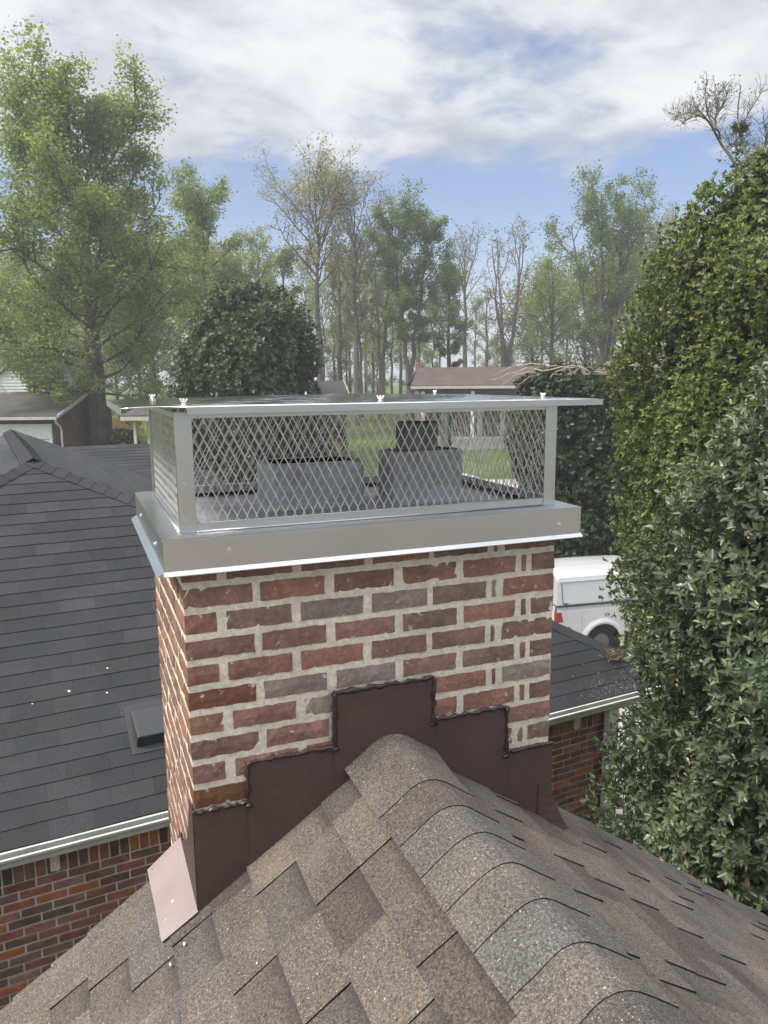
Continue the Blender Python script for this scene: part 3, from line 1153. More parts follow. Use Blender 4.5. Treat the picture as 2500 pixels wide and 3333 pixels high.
CE = .129
for i in range(0, 12):
    yf = -.145 - .128 * (i - 1) if i > 0 else -.015
    yf = -.14 - .128 * (i - 1)
    yb = yf + .20 if i > 0 else 0.0
    yb = min(yb, .0)
    if yf > -.02:
        yb, yf = -.002, -.012
    mb = MB()
    jit = srng.uniform(-.004, .004)
    top_f, top_b = ridge_prof(.0140), ridge_prof(.0095)
    bot_f = ridge_prof(.0080)
    m_ = len(top_f)
    vs_ = [(x, yf + jit + .0012 * math.sin(q * 1.1 + i), z) for q, (x, z) in enumerate(top_f)] + [(x, yb, z) for x, z in top_b] + \
          [(x, yf + jit + .0012 * math.sin(q * 1.1 + i), z) for q, (x, z) in enumerate(bot_f)]
    fs, mi = [], []
    for q in range(m_ - 1):
        fs.append((q, q + 1, m_ + q + 1, m_ + q)); mi.append(0)
        fs.append((2 * m_ + q, 2 * m_ + q + 1, q + 1, q)); mi.append(1)
    fs.append((0, m_, 2 * m_)); mi.append(1)
    fs.append((m_ - 1, 3 * m_ - 1, 2 * m_ - 1)); mi.append(1)
    o_ = len(mb.v)
    mb.v = vs_; mb.f = fs; mb.mi = mi
    c = CAPC.get(i, TAN[srng.randrange(len(TAN))])
    c = tuple(m0 + (q0 * .63 - m0) * .55 for q0, m0 in zip(c, (.098, .089, .081)))
    part('ridge_cap', mb, [MT['shingle'], MT['cut_edge']], roof, color=c)
# last cap tucked against the flashing
mb = MB()
pa, pb = ridge_prof(.022), ridge_prof(.024)
m_ = len(pa)
mb.add([(x, -.175, z) for x, z in ridge_prof(.0115)] + [(x, -.004, z + .004) for x, z in pb], [(q, q + 1, m_ + q + 1, m_ + q) for q in range(m_ - 1)])
part('ridge_cap', mb, MT['shingle'], roof, color=(.102, .090, .080))

# bird droppings and chips on the brown shingles
for (x, y, sz) in ((1082, 1992, .012), (1180, 2100, .010), (368, 2082 - 0, .008), (398, 2128 - 90, .009), (815, 1660 + 30, .006), (1410, 1838, .007), (555, 2080, .005)):
    side = 1 if x > 838 + .853 * (y - 1600) else -1
    d = ray(x, y)
    a_s = SLOPE * side
    t_ = (RZ + .016 - a_s * (CAM[0] - RX) - CAM[2]) / (d[2] + a_s * d[0])
    p_ = CAM + d * t_
    mb = MB()
    nn = np.array([side * sA, 0, cA])
    e1, e2 = np.array([cA, 0, -side * sA]), np.array([0, 1.0, 0])
    rim = []
    for q in range(9):
        an = q * 2 * math.pi / 9
        r_ = sz * srng.uniform(.45, 1.0)
        rim.append(p_ + e1 * r_ * math.cos(an) * .6 + e2 * r_ * math.sin(an))
    mb.add(rim + [p_ + nn * .003], [(q, (q + 1) % 9, 9) for q in range(9)])
    dro = part('bird_dropping', mb, MT['dropping'])
    tag(dro, {.012: 'large oval white bird dropping on a rounded ridge cap', .010: 'ragged white bird dropping on a ridge cap below the large one'}.get(
        sz, 'small chalky white speck of bird dropping on the brown shingles'), 'bird dropping', 'bird droppings on the brown roof')

# ------------------------------------------------------------------ dark-roofed brick wing behind the chimney
EZ = 3.05
EA = at_z(0, 1838, EZ)
EB = at_z(1365, 1492, EZ)
EU = (EB - EA) / np.linalg.norm(EB - EA)
EV = np.array([-EU[1], EU[0], 0.0])
ZUP = np.array([0, 0, 1.0])
wing = thing('dark_roof_house', 'brick house wing with charcoal hip roof and cream gutter beside the brown roof', 'house', EA + EU * 3 + EV * 3 - ZUP * (EZ + .85))
def jc(c, a, b):
    k_ = drng.uniform(a, b)
    return tuple(q * k_ for q in c)


DS = .70                                              # slope of the face towards us
DAng = math.atan(DS)
drng = random.Random(21)


def uv3(u, v, z):
    q = EA + EU * u + EV * v
    return np.array([q[0], q[1], z])


AP_U, AP_V, HIPR = .56, 3.33, .648                    # hip apex, dv/du of the hips
RB_V = 8.8                                            # far end of the ridge
S2 = DS * HIPR                                        # slope of the side faces
AP_Z = EZ + DS * AP_V


def uR(v):                                            # right boundary of the front face at height v
    if v > 2.25:
        return AP_U + (AP_V - v) / HIPR
    if v > 1.70:
        return 2.23 + (2.25 - v) * (4.2 - 2.23) / .55
    return 4.2 + (1.70 - v) / .77


def uL(v):
    return AP_U - (AP_V - v) / HIPR


def p1(u, v, n_):
    return uv3(u, v, EZ + DS * v) + n_ * (np.array([-EV[0] * math.sin(DAng), -EV[1] * math.sin(DAng), math.cos(DAng)]))


UC = 4.2 + 1.70 / .77                                  # eave corner
# roof body (decks)
deck = MB()
ins = -.012
ridge_n, ridge_f = uv3(AP_U, AP_V, AP_Z + ins), uv3(AP_U - .06, RB_V, AP_Z + ins)
UMIN = uL(0)
far_drop = 3.3
fz = AP_Z - S2 * (far_drop / HIPR)
frontL, frontR = uv3(UMIN, 0, EZ + ins), uv3(UC, 0, EZ + ins)
m1, m2 = p1(uR(2.25), 2.25, ins), p1(uR(1.70), 1.70, ins)
deck.add([ridge_n, m1, m2, frontR, frontL], [(0, 4, 3, 2, 1)])
# right side face of the main hip, down to its own eave
sideR_n = uv3(uR(2.25), 2.25, EZ + DS * 2.25 + ins)
eR_f = uv3(AP_U + far_drop / HIPR, RB_V + far_drop, fz + ins)
eR_n = uv3(AP_U + far_drop / HIPR, 3.0, fz + ins)
deck.add([ridge_n, ridge_f, eR_f, eR_n, sideR_n], [(0, 4, 3, 2, 1)])
eL_f, eL_n = uv3(AP_U - far_drop / HIPR, RB_V + far_drop, fz + ins), frontL
deck.add([ridge_n, frontL, eL_f, ridge_f], [(0, 3, 2, 1)])
deck.add([ridge_f, eL_f, eR_f], [(0, 1, 2)])
# hip return of the right-hand corner
bk = uv3(UC, 3.2, EZ + ins)
deck.add([m2, frontR, bk, sideR_n, m1], [(0, 1, 2, 3, 4)])
droof = part('roof', deck, MT['dark_shingle'], wing, color=(.045, .046, .049))

GR = [(.029, .030, .033), (.026, .027, .030), (.031, .031, .034), (.025, .027, .029), (.034, .034, .036), (.027, .027, .029)]


def tab(a0, a1, b0, b1, fn, par, n0=.001, n1=.0075, col=None, name='shingle', j=.003):
    """one tab: a along the course, b up the slope (b0 = butt)"""
    mb = MB()
    jj = [drng.uniform(-j, j) for _ in range(4)]
    c = [fn(a0, b0 + jj[0], -.004), fn(a1, b0 + jj[1], -.004), fn(a1, b1, -.004), fn(a0, b1, -.004),
         fn(a0, b0 + jj[0], n1), fn(a1, b0 + jj[1], n1), fn(a1, b1, n0), fn(a0, b1, n0)]
    mb.hexa(c, mis=[0, 0, 1, 1, 1, 1])
    return part(name, mb, [MT['dark_shingle'], MT['dark_edge']], par, color=col or GR[drng.randrange(6)])


DEX = .143 * math.cos(DAng)                            # course height in v
ncs = int(AP_V / DEX)
for k_ in range(ncs + 1):
    v0, v1 = k_ * DEX - .01, (k_ + 1) * DEX + .012
    hi_u = uR(max(0, k_ * DEX + DEX * .5)) - .02
    lo_u = max(uL(k_ * DEX + DEX * .5) + .02, -1.0)
    u = lo_u + drng.uniform(0, .3) * (1 if lo_u > -.99 else 0)
    cuts = [lo_u]
    u = math.floor(lo_u / .305) * .305 + (.152 if k_ % 2 else 0) + drng.uniform(-.02, .02)
    while u < hi_u:
        if u > lo_u + .05:
            cuts.append(u)
        u += .305 if (u < 1.9 or u > 4.9) else 1.2
    if hi_u - cuts[-1] > .04:
        cuts.append(hi_u)
    for a, b in zip(cuts[:-1], cuts[1:]):
        c = jc(GR[drng.randrange(6)], .86, 1.14)
        tab(a + .0006, b - .0006, v0, v1, p1, droof, col=c)
# hip and ridge caps


def cap_run(A_, B_, nL, nR, hw, ex, par, colr=GR, flip=False):
    """caps laid along A_->B_ (uphill); nL/nR unit vectors down each side"""
    A_, B_ = np.array(A_, float), np.array(B_, float)
    L = np.linalg.norm(B_ - A_)
    d = (B_ - A_) / L
    up = ZUP - d * (ZUP @ d)
    up /= np.linalg.norm(up)
    n = int(L / ex)
    for i in range(n + 1):
        s0, s1 = i * ex, min((i + 1) * ex + .03, L)
        if s1 - s0 < .03:
            continue
        mb = MB()
        pts = []
        for s, h_ in ((s0, .015), (s1, .009)):
            c_ = A_ + d * s
            pts += [c_ + nL * hw + up * (h_ - .004), c_ + nL * hw * .3 + up * (h_ + .004), c_ + up * (h_ + .006), c_ + nR * hw * .3 + up * (h_ + .004), c_ + nR * hw + up * (h_ - .004)]
        for s, h_ in ((s0, .006),):
            c_ = A_ + d * s
            pts += [c_ + nL * hw + up * (h_ - .02), c_ + nL * hw * .3 + up * (h_ - .01), c_ + up * (h_ - .006), c_ + nR * hw * .3 + up * (h_ - .01), c_ + nR * hw + up * (h_ - .02)]
        fs = [(q, q + 1, 5 + q + 1, 5 + q) for q in range(4)]
        mb.add(pts, fs, 0)
        mb.f += [(10 + q, 10 + q + 1, q + 1, q) for q in range(4)] + [(0, 5, 10), (4, 14, 9)]
        mb.mi += [1] * 6
        c = jc(colr[drng.randrange(len(colr))], .9, 1.15)
        part('hip_cap', mb, [MT['dark_shingle'], MT['dark_edge']], par, color=c)


def unit(v_):
    v_ = np.array(v_, float)
    return v_ / np.linalg.norm(v_)


dn_front = unit(-EV - ZUP * DS)
dn_right = unit(EU - ZUP * S2)
dn_left = unit(-EU - ZUP * S2)
apex = uv3(AP_U, AP_V, AP_Z + .004)
hipdirR = uv3(uR(2.25), 2.25, EZ + DS * 2.25 + .004)


def perp_on(dn, d):
    w = dn - d * (dn @ d)
    return w / np.linalg.norm(w)


dR = unit(apex - hipdirR)
cap_run(hipdirR, apex, perp_on(dn_front, dR), perp_on(dn_right, dR), .105, .143, droof)
hipL0 = uv3(uL(1.9), 1.9, EZ + DS * 1.9 + .004)
dL = unit(apex - hipL0)
cap_run(hipL0, apex, perp_on(dn_left, dL), perp_on(dn_front, dL), .105, .143, droof)
cor = uv3(UC, 0, EZ + .004)
m2b = p1(uR(1.70), 1.70, .004)
dC = unit(m2b - cor)
cap_run(cor, m2b, perp_on(dn_front, dC), perp_on(unit(EU - ZUP * .54), dC), .11, .17, droof)
cap_run(uv3(AP_U, AP_V - .05, AP_Z + .012), uv3(AP_U - .06, RB_V, AP_Z + .012), dn_left, dn_right, .13, .2, droof)
farR = uv3(AP_U + 2.9 / HIPR, RB_V + 2.9, AP_Z - S2 * 2.9 / HIPR + .004)
dF = unit(uv3(AP_U - .06, RB_V, AP_Z) - farR)
cap_run(farR, uv3(AP_U - .06, RB_V, AP_Z), perp_on(dn_right, dF), perp_on(unit(EV - ZUP * DS), dF), .10, .25, droof)
# side faces seen at a grazing angle: long strips
SAng = math.atan(S2)


def side_fn(sgn):
    n3 = unit(sgn * EU * math.sin(SAng) + ZUP * math.cos(SAng))

    def fn(a, b, n_):                                   # a along v, b = metres down from the ridge line (negative up)
        return uv3(AP_U + sgn * b, a, AP_Z - S2 * b) + n3 * n_
    return fn


for sgn, nb in ((1, 22), (-1, 9)):
    fn = side_fn(sgn)
    ex = .143 * math.cos(SAng)
    for k_ in range(nb):
        b0, b1 = (k_ + 1) * ex, k_ * ex - .01
        v_lo = AP_V - HIPR * (k_ + .5) * ex + .03
        v_hi = RB_V + HIPR * (k_ + .5) * ex - .03
        v_lo = max(v_lo, 2.3)
        cuts = [v_lo]
        q = v_lo + drng.uniform(.4, 1.2)
        while q < v_hi - .3:
            cuts.append(q)
            q += drng.uniform(.9, 2.2)
        cuts.append(v_hi)
        for a, b in zip(cuts[:-1], cuts[1:]):
            c = jc(GR[drng.randrange(6)], .8, 1.25)
            tab(a, b, b0, b1, fn, droof, col=c)
# gutter, fascia, soffit
gm = MB()
nv_ = lambda u, dv, z: uv3(u, dv, z)
prof = [(-.02, -.004), (-.135, -.004), (-.135, -.022), (-.120, -.040), (-.110, -.078), (-.035, -.078), (-.035, -.065)]
secs = []
for u in (-1.4, UC + .08):
    secs.append([uv3(u, dv, EZ + dz) for dv, dz in prof])
vs_ = secs[0] + secs[1]
m_ = len(prof)
# open-topped trough: outer skin + rolled lip
fs = [(q, q + 1, m_ + q + 1, m_ + q) for q in range(1, m_ - 1)]
gm.add(vs_, fs)
gm.fbox(EA, EU, EV, ZUP, -1.4, UC + .08, -.139, -.118, -.012, -.001)
gm.fbox(EA, EU, EV, ZUP, -1.4, UC + .08, -.036, -.012, -.100, -.010)
gut = part('gutter', gm, MT['gutter'], wing)
gut.modifiers.new('solid', 'SOLIDIFY').thickness = .003
gl_ = MB()
gl_.fbox(EA, EU, EV, ZUP, -1.4, UC + .08, -.116, -.037, -.055, -.050)
part('gutter_trough', gl_, MT['dark_edge'], wing)
# walls
WV = .015
WALL_R = 5.50
wl_ = MB()
wl_.fbox(EA, EU, EV, ZUP, -4.4, WALL_R, WV + .004, 3.0, -EZ - .85, -.10)
bw = part('brick_wall', wl_, MT['farmortar'], wing)
RED2 = [(.27, .100, .062), (.22, .094, .068), (.20, .092, .068), (.30, .115, .066), (.16, .086, .066), (.12, .080, .068), (.24, .112, .082),
        (.185, .104, .076), (.36, .130, .065), (.22, .13, .11)]
C2, L2, J2 = .0695, .2, .0135


def wall_brick(u0, u1, z0, z1):
    mb = MB()
    d0 = WV + drng.uniform(-.004, .0)
    r_ = .004
    o_ = [(u0, z0), (u1, z0), (u1, z1), (u0, z1)]
    i_ = [(u0 + r_, z0 + r_), (u1 - r_, z0 + r_), (u1 - r_, z1 - r_), (u0 + r_, z1 - r_)]
    jt = lambda: drng.uniform(-.003, .003)
    vs_ = [uv3(a + jt(), d0 - .0025, b + jt()) for a, b in i_] + [uv3(a, d0 + .003, b) for a, b in o_] + [uv3(a, WV + .02, b) for a, b in o_]
    fs = [(0, 1, 2, 3)]
    for q in range(4):
        q2 = (q + 1) % 4
        fs += [(q, 4 + q, 4 + q2, q2), (4 + q, 8 + q, 8 + q2, 4 + q2)]
    mb.add(vs_, fs)
    return mb


ZS = EZ - .112                                         # top of the soldier course
rest = MB()
u = -1.2
while u < WALL_R - .07:                                    # soldiers
    if u < 1.7 or u > 4.7:
        c = RED2[drng.randrange(10)]
        part('brick', wall_brick(u, u + .058, ZS - .165, ZS), MT['farbrick'], bw, color=jc(c, .75, 1.1))
    u += .058 + .0125
for r_ in range(0, 46):
    z1 = ZS - .176 - r_ * C2
    z0 = z1 - C2 + J2
    u = -1.3 + (.106 if r_ % 2 else 0) + drng.uniform(-.008, .008)
    while u < WALL_R - .03:
        w = L2 + drng.uniform(-.006, .006)
        e_ = min(u + w, WALL_R - .002)
        if e_ - u > .03:
            vis = (-.25 < u < 1.65 and z0 > 1.62) or (u > 4.75 and z0 > 1.45)
            if vis:
                c = RED2[drng.randrange(10)]
                part('brick', wall_brick(u, e_, z0, z1), MT['farbrick'], bw, color=jc(c, .75, 1.12))
            elif z0 > .2:
                q_ = wall_brick(u, e_, z0, z1)
                rest.add(q_.v, q_.f)
        u += w + J2
part('brickwork', rest, MT['farbrick'], bw, color=(.17, .075, .052), kind='stuff')
# gutter brackets and the corner downspout
for u in (.30, 5.02):
    mb = MB()
    mb.fbox(EA, EU, EV, ZUP, u, u + .062, -.020, WV - .008, -.245, -.10)
    part('gutter_bracket', mb, MT['gutter'], wing)
mb = MB()
mb.fbox(EA, EU, EV, ZUP, WALL_R - .10, WALL_R + .03, -.085, -.004, -EZ - .8, -.10)
bevel(part('downspout', mb, MT['cream'], wing), .01, 2)
mb = MB()
mb.fbox(EA, EU, EV, ZUP, WALL_R + .002, UC - .05, -.03, 3.0, -.14, -.10)
part('soffit', mb, MT['cream'], wing)
# low slant-back roof vent on the front face
mb = MB()
ua, ub, va, vb = .99, 1.33, .44, .74
mb.hexa([p1(ua, va, 0), p1(ub, va, 0), p1(ub, vb, 0), p1(ua, vb, 0),
         p1(ua + .01, va + .03, .105), p1(ub - .01, va + .03, .105), p1(ub - .02, vb - .03, .03), p1(ua + .02, vb - .03, .03)])
bevel(part('roof_vent', mb, MT['trim'], wing), .012, 2)
mb = MB()
mb.hexa([p1(ua - .04, va - .04, 0), p1(ub + .04, va - .04, 0), p1(ub + .04, vb + .03, 0), p1(ua - .04, vb + .03, 0),
         p1(ua - .04, va - .04, .011), p1(ub + .04, va - .04, .011), p1(ub + .04, vb + .03, .011), p1(ua - .04, vb + .03, .011)])
part('vent_flange', mb, MT['trim'], wing)

# back wing with its own ridge
BW_Z, BW_V, BW_S = 4.6, 14.6, .5
BAng = math.atan(BW_S)
nB = unit(-EV * math.sin(BAng) + ZUP * math.cos(BAng))


def p4(u, b, n_):
    return uv3(u, BW_V - b, BW_Z - BW_S * b) + nB * n_


bd = MB()
bd.add([p4(-7, 0, -.01), p4(3.75, 0, -.01), p4(6.6, 3.4, -.01), p4(-7, 3.4, -.01)], [(0, 3, 2, 1)])
bd.add([p4(3.75, 0, -.01), uv3(6.6, BW_V + 3.4, BW_Z - 1.7), p4(6.6, 3.4, -.01)], [(0, 2, 1)])
bd.add([p4(-7, 0, -.01), uv3(-7, BW_V + 3.4, BW_Z - 1.7), uv3(6.6, BW_V + 3.4, BW_Z - 1.7), p4(3.75, 0, -.01)], [(0, 3, 2, 1)])
broof = part('back_roof', bd, MT['dark_shingle'], wing, color=(.05, .05, .053))
ex = .143 * math.cos(BAng)
for k_ in range(26):
    b1, b0 = k_ * ex - .01, (k_ + 1) * ex
    ue = 3.75 + .84 * (k_ + .5) * ex
    u = .2 + drng.uniform(0, .5)
    cuts = [-2.0]
    while u < ue - .3:
        cuts.append(u)
        u += drng.uniform(.75, 1.0)
    cuts.append(ue)
    for a, b in zip(cuts[:-1], cuts[1:]):
        c = jc(GR[drng.randrange(6)], .85, 1.2)
        tab(a, b, b0, b1, p4, broof, col=c)
cap_run(uv3(-3, BW_V, BW_Z), uv3(3.75, BW_V, BW_Z), unit(-EV - ZUP * BW_S), unit(EV - ZUP * BW_S), .12, .3, broof)
hb = uv3(6.2, BW_V - 2.9, BW_Z - BW_S * 2.9)
dB = unit(uv3(3.75, BW_V, BW_Z) - hb)
cap_run(hb, uv3(3.75, BW_V, BW_Z), perp_on(unit(-EV - ZUP * BW_S), dB), perp_on(unit(EU - ZUP * .5), dB), .11, .25, broof)
mb = MB()
mb.fbox(EA, EU, EV, ZUP, -6.7, 6.3, BW_V - 3.1, BW_V + 3.1, -EZ - .85, BW_Z - 1.7 - EZ + .02)
mb.fbox(EA, EU, EV, ZUP, -4.4, AP_U + far_drop / HIPR - .3, 3.1, RB_V + far_drop - .3, -EZ - .85, fz - EZ - .06)
part('wall', mb, MT['redwall'], wing)

# droppings on the charcoal roof, debris at the eave corner
for (x, y, sz) in ((149, 1493, .014), (232, 1703 - 260, .010), (348 * .664, 1662 * .9, .010), (70, 1520, .008)):
    d = ray(x, y)
    nn = unit(np.array([-EV[0] * DS, -EV[1] * DS, 1.0]))
    t_ = ((EA + nn * .012 - CAM) @ nn) / (d @ nn)
    p_ = CAM + d * t_
    e2 = unit(EV + ZUP * DS)
    mb = MB()
    rim = [p_ + EU * sz * drng.uniform(.5, 1) * math.cos(q * .7854) + e2 * sz * drng.uniform(.5, 1) * math.sin(q * .7854) for q in range(8)]
    mb.add(rim + [p_ + nn * .004], [(q, (q + 1) % 8, 8) for q in range(8)])
    tag(part('bird_dropping', mb, MT['dropping']), 'small chalky white bird dropping on the charcoal hip roof', 'bird dropping', 'bird droppings on the charcoal roof')
mb = MB()
for q in range(170):
    u, v = UC - .55 - abs(drng.gauss(0, .38)), abs(drng.gauss(.04, .10))
    if u > uR(v) - .12:
        continue
    c_ = p1(u, v, .010)
    s_ = drng.uniform(.004, .013)
    a = drng.uniform(0, 6.28)
    e1 = EU * math.cos(a) + unit(EV + ZUP * DS) * math.sin(a)
    e2 = np.cross(e1, unit(np.array([-EV[0] * DS, -EV[1] * DS, 1.0])))
    mb.add([c_ - e1 * s_, c_ + e2 * s_ * .4, c_ + e1 * s_ + ZUP * .006, c_ - e2 * s_ * .4], [(0, 1, 2, 3)])
tag(part('leaf_litter', mb, pmat('dry_litter', (.24, .22, .18), rough=.9, vary=[(20, 2, .5, 1.3)]), kind='stuff'), 'scattered dry leaf litter at the corner of the charcoal roof', 'leaf litter')
mb = MB()
c_ = p1(UC - .62, .33, .02)
for q in range(90):
    d_ = np.array([drng.gauss(0, 1), drng.gauss(0, 1), abs(drng.gauss(0, .7))]) * .045
    e1 = unit(np.array([drng.gauss(0, 1), drng.gauss(0, 1), drng.gauss(0, .6)])) * drng.uniform(.02, .05)
    mb.tube([c_ + d_ - e1, c_ + d_ + e1], .003, 3, caps=False)
tag(part('twig_clump', mb, MT['duff']), 'clump of brown dead twigs caught on the charcoal roof hip', 'twig clump')

# ------------------------------------------------------------------ white pickup truck with a cap over its bed
TR_Z = .60
ta = at_z((1780 + 205 / 5.53) / K, (1780 + 1085 / 5.53) / K, TR_Z)
tb = at_z((1780 + 1300 / 5.53) / K, (1780 + 990 / 5.53) / K, TR_Z)
TE = unit(tb - ta)
TN = np.array([-TE[1], TE[0], 0.0])                    # towards the far side of the truck
truck = thing('pickup_truck', 'white pickup truck with a white cap over its bed parked on the driveway', 'truck', ta + TE * 2.6 + TN * 1.0 - ZUP * 1.45)


def tq(s, w, z):
    return ta + TE * s + TN * w + ZUP * (z - TR_Z)


GZT = -.85
WC, WR = 1.235, .415                                   # rear wheel centre, tyre radius
AR = .50
TW = 1.98
# bed side with wheel arch, lofted outward for the flare
def bed_side(w0, sgn):
    mb = MB()
    zt = TR_Z - .01
    na = 20
    # ring 1: body outline points above the arch; ring 0: arch lip
    arch = [(WC + AR * math.cos(a), GZT + WR + .02 + AR * math.sin(a)) for a in np.linspace(math.pi + .25, -.25, na)]
    # panels: between the arch and the top rail / ends
    s_lo, s_hi, zb_ = -.02, 2.45, GZT + .55
    flare = [(WC + (AR + .13) * math.cos(a), GZT + WR + .02 + (AR + .13) * math.sin(a)) for a in np.linspace(math.pi + .25, -.25, na)]
    rows = []
    for (s, z), (sf, zf) in zip(arch, flare):
        rows.append([tq(s, w0 - sgn * .055, z), tq(s + (sf - s) * .35, w0 - sgn * .06, z + (zf - z) * .35), tq(sf, w0 - sgn * .012, zf)])
    vs_ = [p_ for r_ in rows for p_ in r_]
    fs = []
    for i in range(na - 1):
        for j in range(2):
            a = i * 3 + j
            fs.append((a, a + 1, a + 4, a + 3))
    mb.add(vs_, fs)
    # flat skin around the flare ring, up to the rail with a crease line
    top = []
    for (sf, zf) in flare:
        t_ = (sf - flare[0][0]) / (flare[-1][0] - flare[0][0])
        top.append((sf, zt - .13))
    vs_ = [tq(sf, w0 - sgn * .012, zf) for sf, zf in flare] + [tq(s, w0, z) for s, z in top] + \
          [tq(s, w0 + sgn * .006, zt - .11) for s, z in top] + [tq(s, w0 + sgn * .02, zt) for s, z in top]
    fs = []
    for r_ in range(3):
        for i in range(na - 1):
            fs.append((r_ * na + i, r_ * na + i + 1, (r_ + 1) * na + i + 1, (r_ + 1) * na + i))
    mb.add(vs_, fs)
    for (sa, sb, sf, zf) in ((s_lo, None, flare[0][0], flare[0][1]), (None, s_hi, flare[-1][0], flare[-1][1])):
        x0, x1 = (sa, sf) if sa is not None else (sf, sb)
        zs_ = [(zb_ + .10, .0), (zb_ + .24, -.012), (zf + .02, -.012), (zt - .13, 0), (zt - .11, .006), (zt, .02)]
        zs_ = [(zb_, .02)] + [q for q in zs_ if q[0] > zb_]
        zs_.sort()
        vs_, fs = [], []
        for z, dw in zs_:
            vs_ += [tq(x0, w0 + sgn * dw, z), tq(x1, w0 + sgn * dw, z)]
        for i in range(len(zs_) - 1):
            fs.append((2 * i, 2 * i + 1, 2 * i + 3, 2 * i + 2))
        mb.add(vs_, fs)
    return mb


for w0, sgn in ((0.0, 1), (TW, -1)):
    o = part('bed_side', bed_side(w0, sgn), MT['truck'], truck, smooth=False)
    o.modifiers.new('solid', 'SOLIDIFY').thickness = .012
mb = MB()
mb.fbox(ta, TE, TN, ZUP, -.05, .0, .10, TW - .10, GZT + .60 - TR_Z, -.02)
bevel(part('tailgate', mb, MT['truck'], truck), .015, 2)
mb = MB()
mb.fbox(ta, TE, TN, ZUP, -.22, -.06, .02, TW - .02, GZT + .50 - TR_Z, GZT + .68 - TR_Z)
bevel(part('rear_bumper', mb, MT['rim'], truck), .03, 2)
mb = MB()
mb.fbox(ta, TE, TN, ZUP, .0, 2.45, .07, TW - .07, GZT + .62 - TR_Z, -.05)
part('bed_box', mb, MT['trim'], truck)
mb = MB()
mb.fbox(ta, TE, TN, ZUP, -.1, 5.6, .5, TW - .5, GZT + .42 - TR_Z, GZT + .62 - TR_Z)
part('chassis', mb, MT['dark'], truck)
# tail lamps wrap the corner
for w0, w1 in ((-.012, .10), (TW - .10, TW + .012)):
    mb = MB()
    mb.hexa([tq(-.06, w0, TR_Z - .42), tq(.16, w0, TR_Z - .40), tq(.16, w1, TR_Z - .40), tq(-.06, w1, TR_Z - .42),
             tq(-.06, w0, TR_Z - .14), tq(.09, w0, TR_Z - .14), tq(.09, w1, TR_Z - .14), tq(-.06, w1, TR_Z - .14)])
    bevel(part('tail_lamp', mb, MT['redlens'], truck), .02, 3)
# rail trim under the cap
mb = MB()
mb.fbox(ta, TE, TN, ZUP, -.02, 2.45, -.012, TW + .012, -.015, .028)
part('rail_trim', mb, MT['trim'], truck)
# cap: sides slope in, crowned roof
capm = MB()
hz = [(.03, 0.0), (.62, .075), (.70, .10), (.76, .17), (.80, .30), (.845, .60), (.86, TW / 2)]
sec = [(w, h) for h, w in hz] + [(TW - w, h) for h, w in hz[-2::-1]]
rows = []
for s, zs_ in ((-.04, .94), (.0, .985), (.10, 1.0), (1.2, 1.012), (2.36, 1.0), (2.46, .985)):
    rows.append([tq(s + (.05 * h if s < .05 else 0), w, TR_Z + h * zs_ if h > .1 else TR_Z + h) for w, h in sec])
m_ = len(sec)
vs_ = [p_ for r_ in rows for p_ in r_]
fs = []
for i in range(len(rows) - 1):
    for j in range(m_ - 1):
        fs.append((i * m_ + j, (i + 1) * m_ + j, (i + 1) * m_ + j + 1, i * m_ + j + 1))
fs.append(tuple(range(m_)))
fs.append(tuple((len(rows) - 1) * m_ + j for j in range(m_ - 1, -1, -1)))
capm.add(vs_, fs)
capo = part('bed_cap', capm, MT['truck'], truck)
for (s0, s1, h0, h1) in ((.10, 2.20, .05, .60),):
    mb = MB()
    cw = lambda h: .075 * h / .62 - .012
    mb.hexa([tq(s0 + .035, cw(h0), TR_Z + h0), tq(s1, cw(h0), TR_Z + h0), tq(s1, cw(h0) + .02, TR_Z + h0), tq(s0 + .035, cw(h0) + .02, TR_Z + h0),
             tq(s0, cw(h1), TR_Z + h1), tq(s1, cw(h1), TR_Z + h1), tq(s1, cw(h1) + .02, TR_Z + h1), tq(s0, cw(h1) + .02, TR_Z + h1)])
    dd = bevel(part('side_door', mb, pmat('cap_door_paint', (.50, .52, .545), rough=.4, coat=.3), capo), .006, 2)
    mb = MB()
    mb.tube([tq(s0 + .032, cw(h0) - .004, TR_Z + h0), tq(s0 - .003, cw(h1) - .004, TR_Z + h1)], .006, 6)
    mb.fbox(ta, TE, TN, ZUP, s0 + .05, s0 + .16, cw(h0) - .006, cw(h0) + .004, h0 - .002, h0 + .03)
    part('door_seal', mb, MT['trim'], capo)
    mb = MB()
    mb.tube([tq(s0 - .02, cw(h1) - .006, TR_Z + h1 + .015), tq(s1, cw(h1) - .006, TR_Z + h1 + .015)], .012, 6)
    part('drip_rail', mb, MT['truck'], capo)
    mb = MB()
    lw = cw(.16)
    mb.fbox(ta, TE, TN, ZUP, 1.09, 1.20, lw - .004, lw + .01, .105, .205)
    la = bevel(part('latch', mb, MT['rim'], capo), .006, 2)
    mb = MB()
    mb.fbox(ta, TE, TN, ZUP, 1.112, 1.178, lw - .007, lw, .125, .185)
    part('latch_paddle', mb, MT['trim'], capo)
mb = MB()
mb.fbox(ta, TE, TN, ZUP, -.055, -.043, .25, TW - .25, .10, .52)
part('rear_window', mb, MT['glass'], capo)
